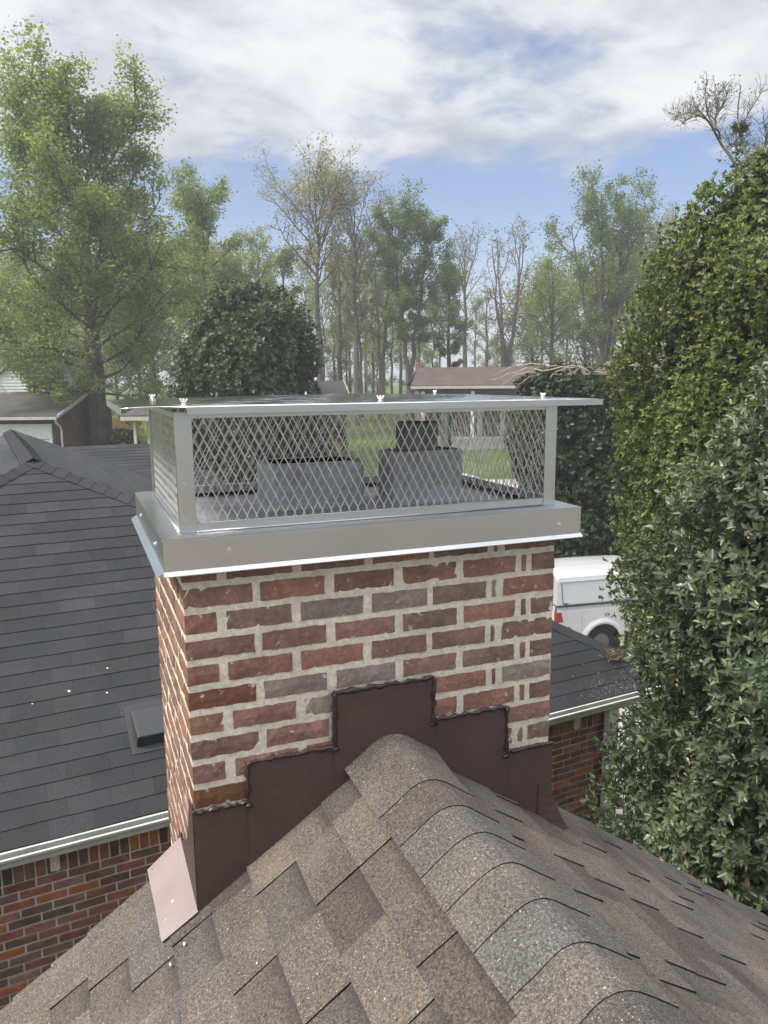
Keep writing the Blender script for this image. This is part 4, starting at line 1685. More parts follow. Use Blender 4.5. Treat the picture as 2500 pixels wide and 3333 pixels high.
# cab
cab = MB()
prof = [(2.47, GZT + .55), (2.47, TR_Z + .02), (2.52, TR_Z + .50), (2.70, TR_Z + .60), (4.1, TR_Z + .60), (4.45, TR_Z + .48), (5.0, TR_Z + .06), (6.25, TR_Z - .08), (6.35, GZT + .85), (6.35, GZT + .55)]
cab.prism([tq(s, .03, z) for s, z in prof], TN * (TW - .06))
bevel(part('cab', cab, MT['truck'], truck), .05, 3)
for w0 in (.022, TW - .034):
    mb = MB()
    mb.prism([tq(2.62, w0, TR_Z + .06), tq(2.68, w0, TR_Z + .48), tq(4.1, w0, TR_Z + .48), tq(4.7, w0, TR_Z + .06)], TN * .012)
    part('side_window', mb, MT['glass'], truck)
for s in (WC, 5.3):
    for w0, w1 in ((.03, .29), (TW - .29, TW - .03)):
        c0, c1 = tq(s, w0, GZT + WR), tq(s, w1, GZT + WR)
        d_ = unit(c1 - c0)
        mb = MB()
        mb.tube([c0 - d_ * 0, c0 + d_ * .035, c0 + d_ * .13, c1 - d_ * .035, c1], [WR - .05, WR, WR + .002, WR, WR - .05], 32)
        wh = part('wheel', mb, MT['rubber'], truck)
        mb = MB()
        e_ = -1 if w0 < 1 else 1
        oc = c0 if w0 < 1 else c1
        mb.tube([oc + TN * e_ * .0 + TN * .0, oc + TN * e_ * .006], [.225, .215], 24)
        mb.tube([oc, oc + TN * e_ * .03], [.075, .06], 12)
        for q in range(8):
            an = q * math.pi / 4
            cc = oc + (TE * math.cos(an) + ZUP * math.sin(an)) * .15 + TN * e_ * .004
            mb.tube([cc, cc + TN * e_ * .008], .02, 8)
        part('rim', mb, MT['rim'], wh)
mb = MB()
mb.tube([tq(WC, .30, GZT + WR), tq(WC, TW - .30, GZT + WR)], .06, 8)
part('axle', mb, MT['dark'], truck)

# ------------------------------------------------------------------ white car parked by the far lawn
cp = at_depth(946, 985, 37.0)
car_z = float(ground_z(cp[0], cp[1])) + .05
CO = np.array([cp[0], cp[1], car_z])
CE_ = unit(RH * .97 + FH * .25)
CE_[2] = 0
CN = np.array([-CE_[1], CE_[0], 0.0])
car = thing('parked_car', 'small white car parked on the road in front of the lawn', 'car', CO)
cq = lambda s, w, z: CO + CE_ * s + CN * w + ZUP * z
# lengthwise loft: s, half width, sill z, belt z, roof z, roof half width
st = [(-2.15, .62, .45, .70, .72, .55), (-2.05, .78, .30, .86, .90, .66), (-1.3, .86, .22, .93, 1.18, .60), (-.6, .88, .20, .94, 1.42, .56), (.3, .88, .20, .93, 1.43, .56),
      (.95, .87, .20, .92, 1.10, .60), (1.25, .86, .21, .90, .95, .68), (1.85, .80, .28, .80, .82, .62), (2.1, .62, .40, .62, .66, .5)]
vs_, fs = [], []
for s, hw, z0, zb_, zr, rw in st:
    ring = [(-hw * .9, z0), (-hw, (z0 + zb_) / 2), (-hw * .97, zb_), (-rw, zr), (-rw * .5, zr + .02), (rw * .5, zr + .02), (rw, zr), (hw * .97, zb_), (hw, (z0 + zb_) / 2), (hw * .9, z0)]
    vs_ += [cq(s, w, z) for w, z in ring]
m_ = 10
for i in range(len(st) - 1):
    for j in range(m_):
        j2 = (j + 1) % m_
        fs.append((i * m_ + j, (i + 1) * m_ + j, (i + 1) * m_ + j2, i * m_ + j2))
fs.append(tuple(range(m_)))
fs.append(tuple((len(st) - 1) * m_ + j for j in range(m_ - 1, -1, -1)))
mb = MB()
mb.add(vs_, fs)
part('body', mb, MT['truck'], car)
for w_ in (-1, 1):
    mb = MB()
    f_ = .86
    mb.prism([cq(-1.25, w_ * .80, .97), cq(-.6, w_ * .655, 1.33), cq(.28, w_ * .655, 1.34), cq(.95, w_ * .79, .98)], CN * w_ * .06)
    part('side_window', mb, MT['glass'], car)
mb = MB()
mb.prism([cq(.34, -.5, 1.42), cq(1.0, -.6, 1.10), cq(1.0, .6, 1.10), cq(.34, .5, 1.42)], CE_ * .05 + ZUP * .03)
part('windscreen', mb, MT['glass'], car)
for s in (-1.35, 1.35):
    for w_ in (-1, 1):
        mb = MB()
        c0 = cq(s, w_ * .70, .32)
        mb.tube([c0, c0 + CN * w_ * .03, c0 + CN * w_ * .19], [.30, .32, .30], 20)
        wh = part('wheel', mb, MT['rubber'], car)
        mb = MB()
        mb.tube([c0 + CN * w_ * .19, c0 + CN * w_ * .20], [.2, .19], 16)
        part('rim', mb, MT['rim'], wh)

# ------------------------------------------------------------------ far houses
def px_lat(x, g):
    """sideways metres of photo column x at g metres ahead"""
    p_ = at_depth(x, 817, g) - CAM
    return float(p_ @ RH)


def px_z(x, y, g):
    return float(at_depth(x, y, g)[2])


class Frame:
    """house frame: a to the right, b away, z up (camera-aligned plus a turn)"""
    def __init__(self, g, lat, turn=0.0):
        self.o = cf(g, lat, 0.0)
        c_, s_ = math.cos(turn), math.sin(turn)
        self.a = RH * c_ + FH * s_
        self.b = FH * c_ - RH * s_

    def __call__(self, a, b, z):
        return self.o + self.a * a + self.b * b + ZUP * z

    def box(self, mb, a0, a1, b0, b1, z0, z1):
        mb.hexa([self(a0, b0, z0), self(a1, b0, z0), self(a1, b1, z0), self(a0, b1, z0),
                 self(a0, b0, z1), self(a1, b0, z1), self(a1, b1, z1), self(a0, b1, z1)])


# long ranch house across the lawn
G_ = 46.0
fr = Frame(G_, px_lat(897, G_))
ez = px_z(1000, 836, G_)
bz = ez - 3.0
rz_ = px_z(1000, 797, G_ + 4.2)
ranch = thing('ranch_house', 'long low ranch house with brown roof and white porch posts beyond the lawn', 'house', fr(7, 4, bz - .8))
W_ = 15.0
mb = MB()
fr.box(mb, .35, W_ - .3, 1.9, 8.2, bz - 1.2, ez + .05)
part('wall', mb, MT['redwall'], ranch)
mb = MB()
ov = .25
for (q) in (([fr(-ov, -.1, ez), fr(W_, -.1, ez), fr(W_, 4.3, rz_), fr(.30, 4.3, rz_)]), ([fr(.30, 4.3, rz_), fr(W_, 4.3, rz_), fr(W_, 8.8, ez), fr(-ov, 8.8, ez)])):
    mb.prism(q, (0, 0, .12))
part('roof', mb, MT['dkroof'], ranch)
mb = MB()
fr.box(mb, -ov - .02, W_, -.22, -.10, ez - .09, ez + .07)
part('gutter', mb, MT['gutter'], ranch)
mb = MB()
fr.box(mb, .1, W_ - .1, .0, 1.9, ez - .24, ez - .02)
part('porch_beam', mb, MT['trim'], ranch)
mb = MB()
fr.box(mb, .1, W_ - .1, -.05, 1.9, bz - .9, bz)
part('porch_floor', mb, MT['concrete'], ranch)
for xx in (914, 1022, 1123, 1230):
    a0 = px_lat(xx, G_) - px_lat(897, G_)
    mb = MB()
    fr.box(mb, a0 - .10, a0 + .10, .02, .20, bz, ez - .02)
    bevel(part('porch_post', mb, MT['white'], ranch), .02, 1)
a0 = px_lat(1072, G_) - px_lat(897, G_)
mb = MB()
fr.box(mb, a0 - .55, a0 + .55, 1.84, 1.91, bz, bz + 2.15)
dr = part('door', mb, pmat('brown_door', (.10, .055, .04), rough=.6), ranch)
mb = MB()
for (x0, x1, z0, z1) in ((a0 - .85, a0 - .56, 0, 2.3), (a0 + .56, a0 + .85, 0, 2.3), (a0 - .85, a0 + .85, 2.16, 2.34)):
    fr.box(mb, x0, x1, 1.80, 1.90, bz + z0, bz + z1)
part('door_frame', mb, MT['white'], dr)
for xx in (958, 1165):
    a1 = px_lat(xx, G_) - px_lat(897, G_)
    mb = MB()
    fr.box(mb, a1 - .55, a1 + .55, 1.86, 1.92, bz + .75, bz + 2.1)
    wi = part('window', mb, MT['glass'], ranch)
    for sx in (-1, 1):
        mb = MB()
        fr.box(mb, a1 + sx * .80 - .2, a1 + sx * .80 + .2, 1.85, 1.90, bz + .7, bz + 2.15)
        part('shutter', mb, MT['trim'], wi)
mb = MB()
fr.box(mb, .20, .75, 4.2, 4.9, rz_ - .5, rz_ + .38)
chm = part('chimney', mb, MT['redwall'], ranch)

# brown brick garage on the left
G2 = 34.0
fg = Frame(G2, px_lat(103, G2))
ez2 = px_z(60, 903, G2)
rz2 = px_z(100, 850, G2 + 4.0)
garage = thing('brick_garage', 'brown brick garage with a pale roll-up door under the big oak', 'garage', fg(-3, 4, ez2 - 2.6))
mb = MB()
D2 = 8.0
mb.prism([fg(0, .35, ez2 - 3.2), fg(0, D2 - .35, ez2 - 3.2), fg(0, D2 - .35, ez2), fg(0, D2 / 2, rz2 - .08), fg(0, .35, ez2)], -fg.a * 8)
part('wall', mb, MT['brownwall'], garage)
mb = MB()
rl = px_lat(28, G2 + 4.0) - px_lat(103, G2)
rr = px_lat(162, G2 + 4.0) - px_lat(103, G2)
rr = .32
mb.prism([fg(-9.5, 0, ez2), fg(.3, 0, ez2), fg(.3, D2 / 2, rz2), fg(rl, D2 / 2, rz2)], (0, 0, .10))
mb.prism([fg(rl, D2 / 2, rz2), fg(.3, D2 / 2, rz2), fg(.3, D2, ez2), fg(-9.5, D2, ez2)], (0, 0, .10))
part('roof', mb, MT['greyroof'], garage)
mb = MB()
fg.box(mb, -9.4, .28, -.14, -.02, ez2 - .08, ez2 + .05)
part('gutter', mb, MT['cream'], garage)
mb = MB()
for (b0, z0, b1, z1) in ((-.02, ez2, D2 / 2, rz2), (D2, ez2, D2 / 2, rz2)):
    mb.prism([fg(.28, b0, z0 - .02), fg(.28, b1, z1 - .02), fg(.28, b1, z1 + .13), fg(.28, b0, z0 + .13)], fg.a * .05)
part('rake_board', mb, MT['cream'], garage)
mb = MB()
pts = [fg(.22, -.08, ez2 - .05), fg(.22, -.05, ez2 - .2), fg(.30, .22, ez2 - .42), fg(.30, .28, ez2 - .6), fg(.30, .28, ez2 - 2.4)]
mb = MB()
mb.tube(pts, .05, 6)
part('downspout', mb, MT['cream'], garage)
dl = px_lat(91, G2) - px_lat(103, G2)
mb = MB()
fg.box(mb, -7.0, dl, .27, .34, ez2 - 2.75, ez2 - .38)
gd = part('garage_door', mb, MT['white'], garage)
mb = MB()
for q in range(1, 4):
    fg.box(mb, -7.0, dl, .262, .272, ez2 - .38 - q * .59 - .012, ez2 - .38 - q * .59 + .012)
part('door_seam', mb, MT['trim'], gd)
mb = MB()
fg.box(mb, dl, dl + .12, .24, .36, ez2 - 2.75, ez2 - .28)
fg.box(mb, -7.1, dl, .24, .36, ez2 - .38, ez2 - .28)
part('door_frame', mb, MT['white'], gd)

# white gabled house behind the garage
G3 = 50.0
fw = Frame(G3, px_lat(30, G3))
az3 = px_z(26, 790, G3)
ez3 = px_z(98, 833, G3)
hw3 = px_lat(98, G3) - px_lat(30, G3)
bz3 = float(ground_z(*fw.o[:2])) - .3
whouse = thing('white_house', 'white sided gable end of a house behind the brick garage', 'house', fw(0, 4, bz3))
mb = MB()
mb.prism([fw(-hw3, 0, bz3), fw(hw3, 0, bz3), fw(hw3, 0, ez3), fw(0, 0, az3), fw(-hw3, 0, ez3)], fw.b * 9)
wsid = part('wall', mb, MT['siding'], whouse)
for q in range(1, 20):
    z0 = ez3 - 2.6 + q * .2
    hw_ = hw3 if z0 < ez3 else hw3 * max(0, (az3 - z0) / (az3 - ez3))
    if hw_ < .1:
        continue
    mb = MB()
    mb.hexa([fw(-hw_, -.035, z0), fw(hw_, -.035, z0), fw(hw_, .0, z0), fw(-hw_, .0, z0),
             fw(-hw_, -.008, z0 + .195), fw(hw_, -.008, z0 + .195), fw(hw_, .0, z0 + .195), fw(-hw_, .0, z0 + .195)])
    part('siding_board', mb, MT['siding'], wsid)
mb = MB()
for s in (-1, 1):
    e0, e1 = fw(s * (hw3 + .25), -.15, ez3 - .22), fw(0, -.15, az3 + .02)
    mb.prism([e0, e1, e1 + fw.b * 9.3, e0 + fw.b * 9.3], (0, 0, .12))
part('roof', mb, MT['greyroof'], whouse)

# dark house with white porch posts, right of the oak
G4 = 33.0
fd = Frame(G4, px_lat(262, G4))
ez4 = px_z(300, 902, G4)
rz4 = px_z(330, 828, G4 + 5)
dhouse = thing('dark_house', 'dark brown house with pale porch posts partly behind the round evergreen', 'house', fd(3, 4, ez4 - 2.6))
mb = MB()
fd.box(mb, .9, 7.5, 1.0, 9, ez4 - 3.2, ez4)
part('wall', mb, MT['brownwall'], dhouse)
mb = MB()
mb.prism([fd(-.1, -.1, ez4), fd(8, -.1, ez4), fd(7, 5, rz4), fd(1.6, 5, rz4)], (0, 0, .1))
mb.prism([fd(-.1, -.1, ez4), fd(1.6, 5, rz4), fd(-.1, 10, ez4)], (0, 0, .1))
mb.prism([fd(1.6, 5, rz4), fd(7, 5, rz4), fd(8, 10, ez4), fd(-.1, 10, ez4)], (0, 0, .1))
part('roof', mb, MT['greyroof'], dhouse)
mb = MB()
fd.box(mb, -.1, 8, -.16, -.05, ez4 - .12, ez4 + .04)
part('fascia', mb, MT['cream'], dhouse)
for xx in (284, 356):
    a0 = px_lat(xx, G4) - px_lat(262, G4)
    mb = MB()
    fd.box(mb, a0 - .06, a0 + .06, .0, .12, ez4 - 2.7, ez4 - .1)
    part('porch_post', mb, MT['cream'], dhouse)
a0 = px_lat(309, G4) - px_lat(262, G4)
mb = MB()
fd.box(mb, a0 - .16, a0 + .75, .96, 1.01, ez4 - 1.75, ez4 - .3)
wi = part('window', mb, MT['glass'], dhouse)
for (x0, x1, z0, z1) in ((a0 - .24, a0 - .16, -1.8, -.25), (a0 + .75, a0 + .83, -1.8, -.25), (a0 - .16, a0 + .75, -1.85, -1.75), (a0 - .16, a0 + .75, -.3, -.22)):
    mb = MB()
    fd.box(mb, x0, x1, .92, 1.0, ez4 + z0, ez4 + z1)
    part('window_frame', mb, MT['white'], wi)

# tan board fence between the oak and the dark house
G5 = 43.0
fe0, fe1 = px_lat(226, G5), px_lat(300, G5)
ff = Frame(G5, fe0)
ft, fb = px_z(250, 902, G5), px_z(250, 930, G5)
fence = thing('board_fence', 'tan wooden board fence between the oak trunk and the dark house', 'fence', ff((fe1 - fe0) / 2, 0, fb - 1))
nb_ = int((fe1 - fe0) / .2)
for q in range(nb_):
    mb = MB()
    dz = drng.uniform(-.03, .03)
    ff.box(mb, q * .2, q * .2 + .19, 0, .025, fb - 1.2, ft + dz)
    k_ = drng.uniform(.85, 1.1)
    part('board', mb, MT['wood_fence'], fence)
mb = MB()
for z_ in (.35, 1.1):
    ff.box(mb, 0, fe1 - fe0, .026, .07, ft - z_ - .05, ft - z_ + .05)
part('rail', mb, MT['wood_fence'], fence)

# small grey-roofed shed beyond the evergreen
G6 = 44.0
fs_ = Frame(G6, px_lat(690, G6), .35)
sz0, sz1 = px_z(700, 852, G6), px_z(700, 826, G6)
shed = thing('garden_shed', 'small garden shed with a grey roof and pale rake board beside the evergreen', 'shed', fs_(.6, 1, sz0 - 2))
mb = MB()
mb.prism([fs_(1.25, -.9, sz0 - 2.6), fs_(1.25, .9, sz0 - 2.6), fs_(1.25, .9, sz0), fs_(1.25, 0, sz1), fs_(1.25, -.9, sz0)], -fs_.a * 2.6)
part('wall', mb, MT['brownwall'], shed)
mb = MB()
for s in (-1, 1):
    mb.prism([fs_(-1.5, s * 1.1, sz0 - .1), fs_(1.4, s * 1.1, sz0 - .1), fs_(1.4, 0, sz1 + .04), fs_(-1.5, 0, sz1 + .04)], (0, 0, .06))
part('roof', mb, MT['greyroof'], shed)
mb = MB()
for s in (-1, 1):
    mb.prism([fs_(1.4, s * 1.1, sz0 - .16), fs_(1.4, 0, sz1), fs_(1.4, 0, sz1 + .14), fs_(1.4, s * 1.1, sz0 - .02)], fs_.a * .05)
part('rake_board', mb, MT['cream'], shed)

# ------------------------------------------------------------------ vegetation
def rot_frames(n, rng):
    """random orthonormal pairs"""
    a = rng.normal(size=(n, 3))
    a /= np.linalg.norm(a, axis=1)[:, None]
    b = rng.normal(size=(n, 3))
    b -= a * (a * b).sum(1)[:, None]
    b /= np.linalg.norm(b, axis=1)[:, None]
    return a, b


def leaf_faces(centres, size, rng, wid=.62):
    n = len(centres)
    a, b = rot_frames(n, rng)
    a[:, 2] *= .75
    s = size * rng.uniform(.55, 1.35, n)[:, None]
    v = np.empty((n, 4, 3))
    v[:, 0] = centres - a * s
    v[:, 1] = centres + b * s * wid
    v[:, 2] = centres + a * s
    v[:, 3] = centres - b * s * wid
    base = (np.arange(n) * 4)[:, None]
    f = np.concatenate([base + np.array([0, 1, 2]), base + np.array([0, 2, 3])])
    return v.reshape(-1, 3), f


ENV = {'round': lambda h: max(.05, (1 - (2 * h - 1) ** 2)) ** .5,
       'vase': lambda h: .35 + .65 * math.sin(math.pi * min(1, .15 + h * .72)) ** 1.0 * (1 if h < .85 else (1 - h) / .15 * .7 + .3),
       'tall': lambda h: max(.1, math.sin(math.pi * (.08 + .84 * h))) ** .6,
       'oak': lambda h: (1.0 - .62 * max(0, h - .15) ** 1.15) * (1 if h > .08 else .75) * (1 if h < .93 else .6),
       'cone': lambda h: 1 - .85 * h}


def grow_tree(seed, H, r0, base, W, env='round', n1=14, n2=7, n3=5, up=(25, 65), wander=.02, leafn=6, leaf=.16, spread=.35,
              lean=(0, 0), stems=1, bare=0.0, twig=.010):
    """returns wood MB and leaf centres, tree standing at the origin"""
    rng = random.Random(seed)
    nr = np.random.default_rng(seed)
    wood = MB()
    cents = []
    e = ENV[env]

    def wpath(p0, d, L, n, bend, jit):
        pts = [np.array(p0, float)]
        d = np.array(d, float)
        for i in range(n):
            d = d + np.array([rng.gauss(0, jit), rng.gauss(0, jit), rng.gauss(0, jit) * .6 + bend])
            d /= np.linalg.norm(d)
            pts.append(pts[-1] + d * L / n)
        return pts

    trunks = []
    if stems == 1:
        pts = [np.array([lean[0] * t * t * H + rng.gauss(0, wander * H * .4) * t, lean[1] * t * t * H + rng.gauss(0, wander * H * .4) * t, t * H * .93]) for t in np.linspace(0, 1, 11)]
        trunks.append((pts, [r0 * (1.25 if i == 0 else 1) * (1 - .93 * (i / 10) ** 1.1) + .012 for i in range(11)]))
    else:
        fk = base * H * .8
        pts = [np.array([0, 0, t * fk]) + np.array([rng.gauss(0, .06), rng.gauss(0, .06), 0]) * t for t in np.linspace(0, 1, 4)]
        trunks.append((pts, [r0 * 1.25, r0, r0 * .95, r0 * .9]))
        for q in range(stems):
            az = q * 6.283 / stems + rng.uniform(-.4, .4)
            rr_ = W * rng.uniform(.35, .75)
            HH = H * rng.uniform(.80, .93)
            top = np.array([rr_ * math.cos(az), rr_ * math.sin(az), HH])
            sp_ = []
            for t in np.linspace(0, 1, 9):
                o_ = t ** .8
                sp_.append(np.array([top[0] * o_, top[1] * o_, fk * .9 + (HH - fk * .9) * t]) + np.array([rng.gauss(0, .2), rng.gauss(0, .2), 0]) * (0 < t < 1) * W * .12 + 0)
            trunks.append((sp_, [r0 * .6 * (1 - .92 * (i / 8)) + .012 for i in range(9)]))
    for pts, rads in trunks:
        wood.tube(pts, rads, 8)
    host = trunks[1:] if stems > 1 else trunks
    for hi, (pts, rads) in enumerate(host):
        P = np.array(pts)
        zlo, zhi = base * H, P[-1][2] * .96
        nn = max(4, int(n1 / len(host)))
        for i in range(nn):
            h = (i + rng.uniform(.1, .9)) / nn
            z = zlo + (zhi - zlo) * h * .985
            if z < P[0][2]:
                z = P[0][2] + .1
            p0 = np.array([np.interp(z, P[:, 2], P[:, c]) for c in range(3)])
            rt = float(np.interp(z, P[:, 2], rads))
            az = i * 2.399 + rng.uniform(-.5, .5) + hi * 1.3
            el = rad(up[0] + (up[1] - up[0]) * h + rng.uniform(-8, 8))
            L = max(.5, (W * e(h) * (1.0 if stems == 1 else .55) * rng.uniform(.75, 1.12)) / max(.35, math.cos(el)))
            L = min(L, max(.8, (H * 1.0 - z) / max(.3, math.sin(el)) + .05 * H))
            d = np.array([math.cos(az) * math.cos(el), math.sin(az) * math.cos(el), math.sin(el)])
            lp = wpath(p0, d, L, 6, .05, .13)
            r1 = min(rt * .62, .02 + L * .013)
            wood.tube(lp, [r1 * (1 - .85 * (q / 6)) + .006 for q in range(7)], 5, caps=False)
            LP = np.array(lp)
            m2_ = max(3, int(n2 * (.5 + .5 * L / W)))
            for j in range(m2_):
                t = .25 + .75 * (j + rng.random()) / m2_
                q0 = np.array([np.interp(t * 6, np.arange(7), LP[:, c]) for c in range(3)])
                dd = unit(LP[min(6, int(t * 6) + 1)] - LP[max(0, int(t * 6))] + 1e-6)
                sd_ = np.array([rng.gauss(0, 1), rng.gauss(0, 1), rng.gauss(.15, .7)])
                d2 = unit(dd * .75 + unit(sd_) * .85)
                L2_ = L * rng.uniform(.28, .5) * (1.15 - .5 * t)
                bp = wpath(q0, d2, L2_, 4, .06, .18)
                wood.tube(bp, [max(twig * 1.3, r1 * .42 * (1 - .8 * k2 / 4)) for k2 in range(5)], 4, caps=False)
                BP = np.array(bp)
                for k2 in range(n3):
                    t2 = .2 + .8 * (k2 + rng.random()) / n3
                    q1 = np.array([np.interp(t2 * 4, np.arange(5), BP[:, c]) for c in range(3)])
                    d3 = unit(d2 * .6 + unit(np.array([rng.gauss(0, 1), rng.gauss(0, 1), rng.gauss(.2, .8)])))
                    L3 = L2_ * rng.uniform(.3, .55)
                    tp_ = [q1, q1 + d3 * L3 * .5 + np.array([0, 0, .03]), q1 + d3 * L3 + np.array([0, 0, .12 * L3])]
                    wood.tube(tp_, [twig, twig * .8, twig * .5], 3, caps=False)
                    if rng.random() >= bare:
                        cents.append((tp_[1], L3 * .5))
                        cents.append((tp_[2], L3 * .5))
    if cents:
        C_ = np.array([c for c, s in cents])
        S_ = np.array([s for c, s in cents])
        C_ = np.repeat(C_, leafn, 0)
        S_ = np.repeat(S_, leafn, 0)
        C_ = C_ + np.clip(nr.normal(size=C_.shape), -1.5, 1.5) * (S_ * .5 + spread)[:, None] * np.array([1, 1, .8])
    else:
        C_ = np.zeros((0, 3))
    return wood, C_, nr


def tree_obj(name, label, spec, leaf_mat, bark, loc, group=None, rotz=0.0):
    wood, C_, nr = grow_tree(**spec)
    t = thing(name, label, 'tree', loc, group, rotz)
    part('trunk', wood, bark, t, local=True)
    if len(C_):
        v, f = leaf_faces(C_, spec.get('leaf', .16), nr)
        obj('crown', np_mesh('crown', v, f, [leaf_mat]), t, local=True)
    return t


def copy_tree(t, loc, rotz, sc, label=None, group=None):
    r_ = t.copy()
    COL.objects.link(r_)
    r_.location = loc
    r_.rotation_euler = (0, 0, rotz)
    r_.scale = sc
    if label:
        r_['label'] = label
    if group:
        r_['group'] = group
    for ch in list(t.children):
        c_ = ch.copy()
        COL.objects.link(c_)
        c_.parent = r_
    return r_


def stand(x, g, ytop):
    """where a tree stands and how tall it is, from its column, distance and top"""
    p_ = at_depth(x, 817, g)
    z0 = float(ground_z(p_[0], p_[1])) - .15
    return (p_[0], p_[1], z0), px_z(x, ytop, g) - z0


def mpx(w, g):
    return w / 1661.0 * g


# the big oak
loc, H = stand(205, 38, 235)
wood_spec = dict(seed=3, H=H, r0=.52, base=.20, W=mpx(250, 38), env='oak', n1=40, n2=10, n3=6, up=(2, 60), leafn=25, leaf=.082, spread=.11, wander=.012, twig=.012)
oak = tree_obj('oak_tree', 'huge spreading oak with fresh green leaves behind the brick garage', wood_spec, MT['lf_oak'], MT['bark'], loc)
# individual trees of the wood
TREES = [
    # x, g, ytop, half width px, label, material, bark, extra
    (452, 50, 368, 78, 'leafy green tree standing just behind the oak beside its right-hand limbs', 'lf_oak', 'bark', dict(base=.25, env='tall', n1=22, leafn=7, n3=5)),
    (566, 62, 474, 48, 'light green tree with fine twigs behind the round evergreen', 'lf_spring', 'bark_pale', dict(base=.3, env='tall', n1=18, leafn=4, bare=.3)),
    (618, 60, 500, 42, 'yellowish green slim tree between the evergreen and the sandy-leaved tree', 'lf_spring', 'bark_pale', dict(base=.35, env='tall', n1=14, leafn=5, bare=.2)),
    (692, 58, 350, 92, 'tall straight tree with a sandy budding crown above a clear trunk', 'lf_sand', 'bark', dict(base=.56, env='vase', n1=22, n2=7, leafn=3, up=(40, 72), leaf=.15, bare=.2)),
    (770, 60, 384, 62, 'tall grey budding tree between the sandy and the deep green trees', 'lf_bud', 'bark_pale', dict(base=.36, env='tall', n1=22, leafn=3, bare=.25, up=(38, 75))),
    (735, 66, 500, 40, 'thin twiggy tree crowded beside the grey budding tree', 'lf_bud', 'bark', dict(base=.3, env='tall', n1=16, leafn=3, bare=.4)),
    (886, 57, 380, 92, 'deep green tree with a dark trunk left of the ranch house', 'lf_green', 'bark', dict(base=.33, env='vase', n1=30, n2=8, leafn=7, up=(25, 68), leaf=.17, stems=2)),
    (824, 63, 430, 52, 'brown twiggy tree with forked trunk left of the deep green tree', 'lf_bud', 'bark_pale', dict(base=.32, env='tall', n1=20, leafn=3, bare=.3, stems=2)),
    (968, 64, 545, 46, 'slim green tree rising behind the chimney of the ranch house', 'lf_green', 'bark', dict(base=.35, env='tall', n1=16, leafn=6)),
    (1003, 68, 468, 42, 'slender nearly bare tree behind the middle of the ranch roof', 'lf_bud', 'bark_pale', dict(base=.35, env='tall', n1=16, leafn=2, bare=.8, up=(45, 75))),
    (1050, 72, 585, 26, 'thin bare pole-like tree next to the many-stemmed bare tree', 'lf_bud', 'bark_pale', dict(base=.3, env='tall', n1=14, leafn=2, bare=.7)),
    (1094, 60, 452, 70, 'many-stemmed bare tree fanning out above the ranch roof', 'lf_bud', 'bark_pale', dict(base=.28, env='vase', n1=24, leafn=2, bare=.75, up=(45, 75), stems=4)),
    (1190, 63, 520, 56, 'airy light green tree between the bare tree and the large maple', 'lf_spring', 'bark', dict(base=.25, env='tall', n1=20, leafn=4, bare=.3)),
    (1306, 56, 366, 112, 'large vase-shaped maple with several stems above the ivy hedge', 'lf_green', 'bark', dict(base=.30, env='vase', n1=36, n2=8, leafn=5, up=(35, 72), leaf=.16, stems=5)),
    (1408, 66, 440, 60, 'feathery light green tree tucked behind the tall holly', 'lf_spring', 'bark_pale', dict(base=.3, env='tall', n1=18, leafn=4, bare=.3)),
]
for i, (x, g, yt, hw, lab, lm, bk_, ex_) in enumerate(TREES):
    loc, H = stand(x, g, yt + (12 if ex_.get('stems', 1) > 1 else 34))
    sp_ = dict(seed=40 + i, H=H, r0=.19 + H * .006, W=mpx(hw, g) * 1.05, n1=18, n2=6, n3=5, up=(25, 65), leafn=5, leaf=.10, spread=.20)
    sp_.update(ex_)
    sp_['leafn'] = max(4, int(sp_['leafn'] * 2.6))
    sp_['spread'] = .12
    sp_['leaf'] = .078
    tree_obj('forest_tree', lab, sp_, MT[lm], MT[bk_], loc, 'trees of the wood behind the houses')
def where(x):
    if x < 360:
        return 'in the wood behind the oak'
    if x < 660:
        return 'in the wood behind the round evergreen'
    if x < 890:
        return 'in the wood between the evergreen and the ranch house'
    if x < 1200:
        return 'in the wood behind the ranch house'
    if x < 1330:
        return 'in the wood behind the ivy hedge'
    return 'in the wood behind the tall holly'


# understory trees: olive spring green, copies of two kinds
loc, H = stand(1150, 70, 640)
us1 = tree_obj('understory_tree', 'olive green understory tree ' + where(1150),
               dict(seed=71, H=H, r0=.14, base=.12, W=mpx(75, 70), env='round', n1=20, n2=6, n3=4, leafn=9, leaf=.12, spread=.25), MT['lf_spring'], MT['bark'], loc,
               'understory trees of the wood')
for i, (x, g, yt, hw) in enumerate([(1262, 70, 612, 82), (1350, 66, 560, 70), (1085, 82, 748, 42), (60, 72, 560, 100), (300, 66, 590, 80), (395, 70, 560, 80), (480, 74, 560, 70),
                                   (640, 80, 720, 45), (735, 82, 715, 45), (815, 78, 720, 45), (-60, 66, 520, 110), (1440, 72, 560, 80), (150, 80, 640, 100), (1560, 80, 600, 120), (900, 94, 740, 45),
                                   (250, 58, 650, 75), (335, 60, 640, 75), (110, 62, 640, 90), (20, 58, 600, 80), (215, 74, 560, 90)]):
    l2, h2 = stand(x, g, yt)
    s_ = h2 / H
    copy_tree(us1, l2, i * 1.7, (mpx(hw, g) / mpx(75, 70), mpx(hw, g) / mpx(75, 70), s_),
              'olive green understory tree ' + where(x))
loc, H = stand(780, 70, 520)
pole = tree_obj('slender_tree', 'slender straight young tree ' + where(780),
                dict(seed=77, H=H, r0=.17, base=.38, W=1.5, env='tall', n1=16, n2=5, n3=4, leafn=6, leaf=.10, spread=.25, bare=.4, up=(35, 70)), MT['lf_spring'], MT['bark'], loc,
                'slender trees of the wood')
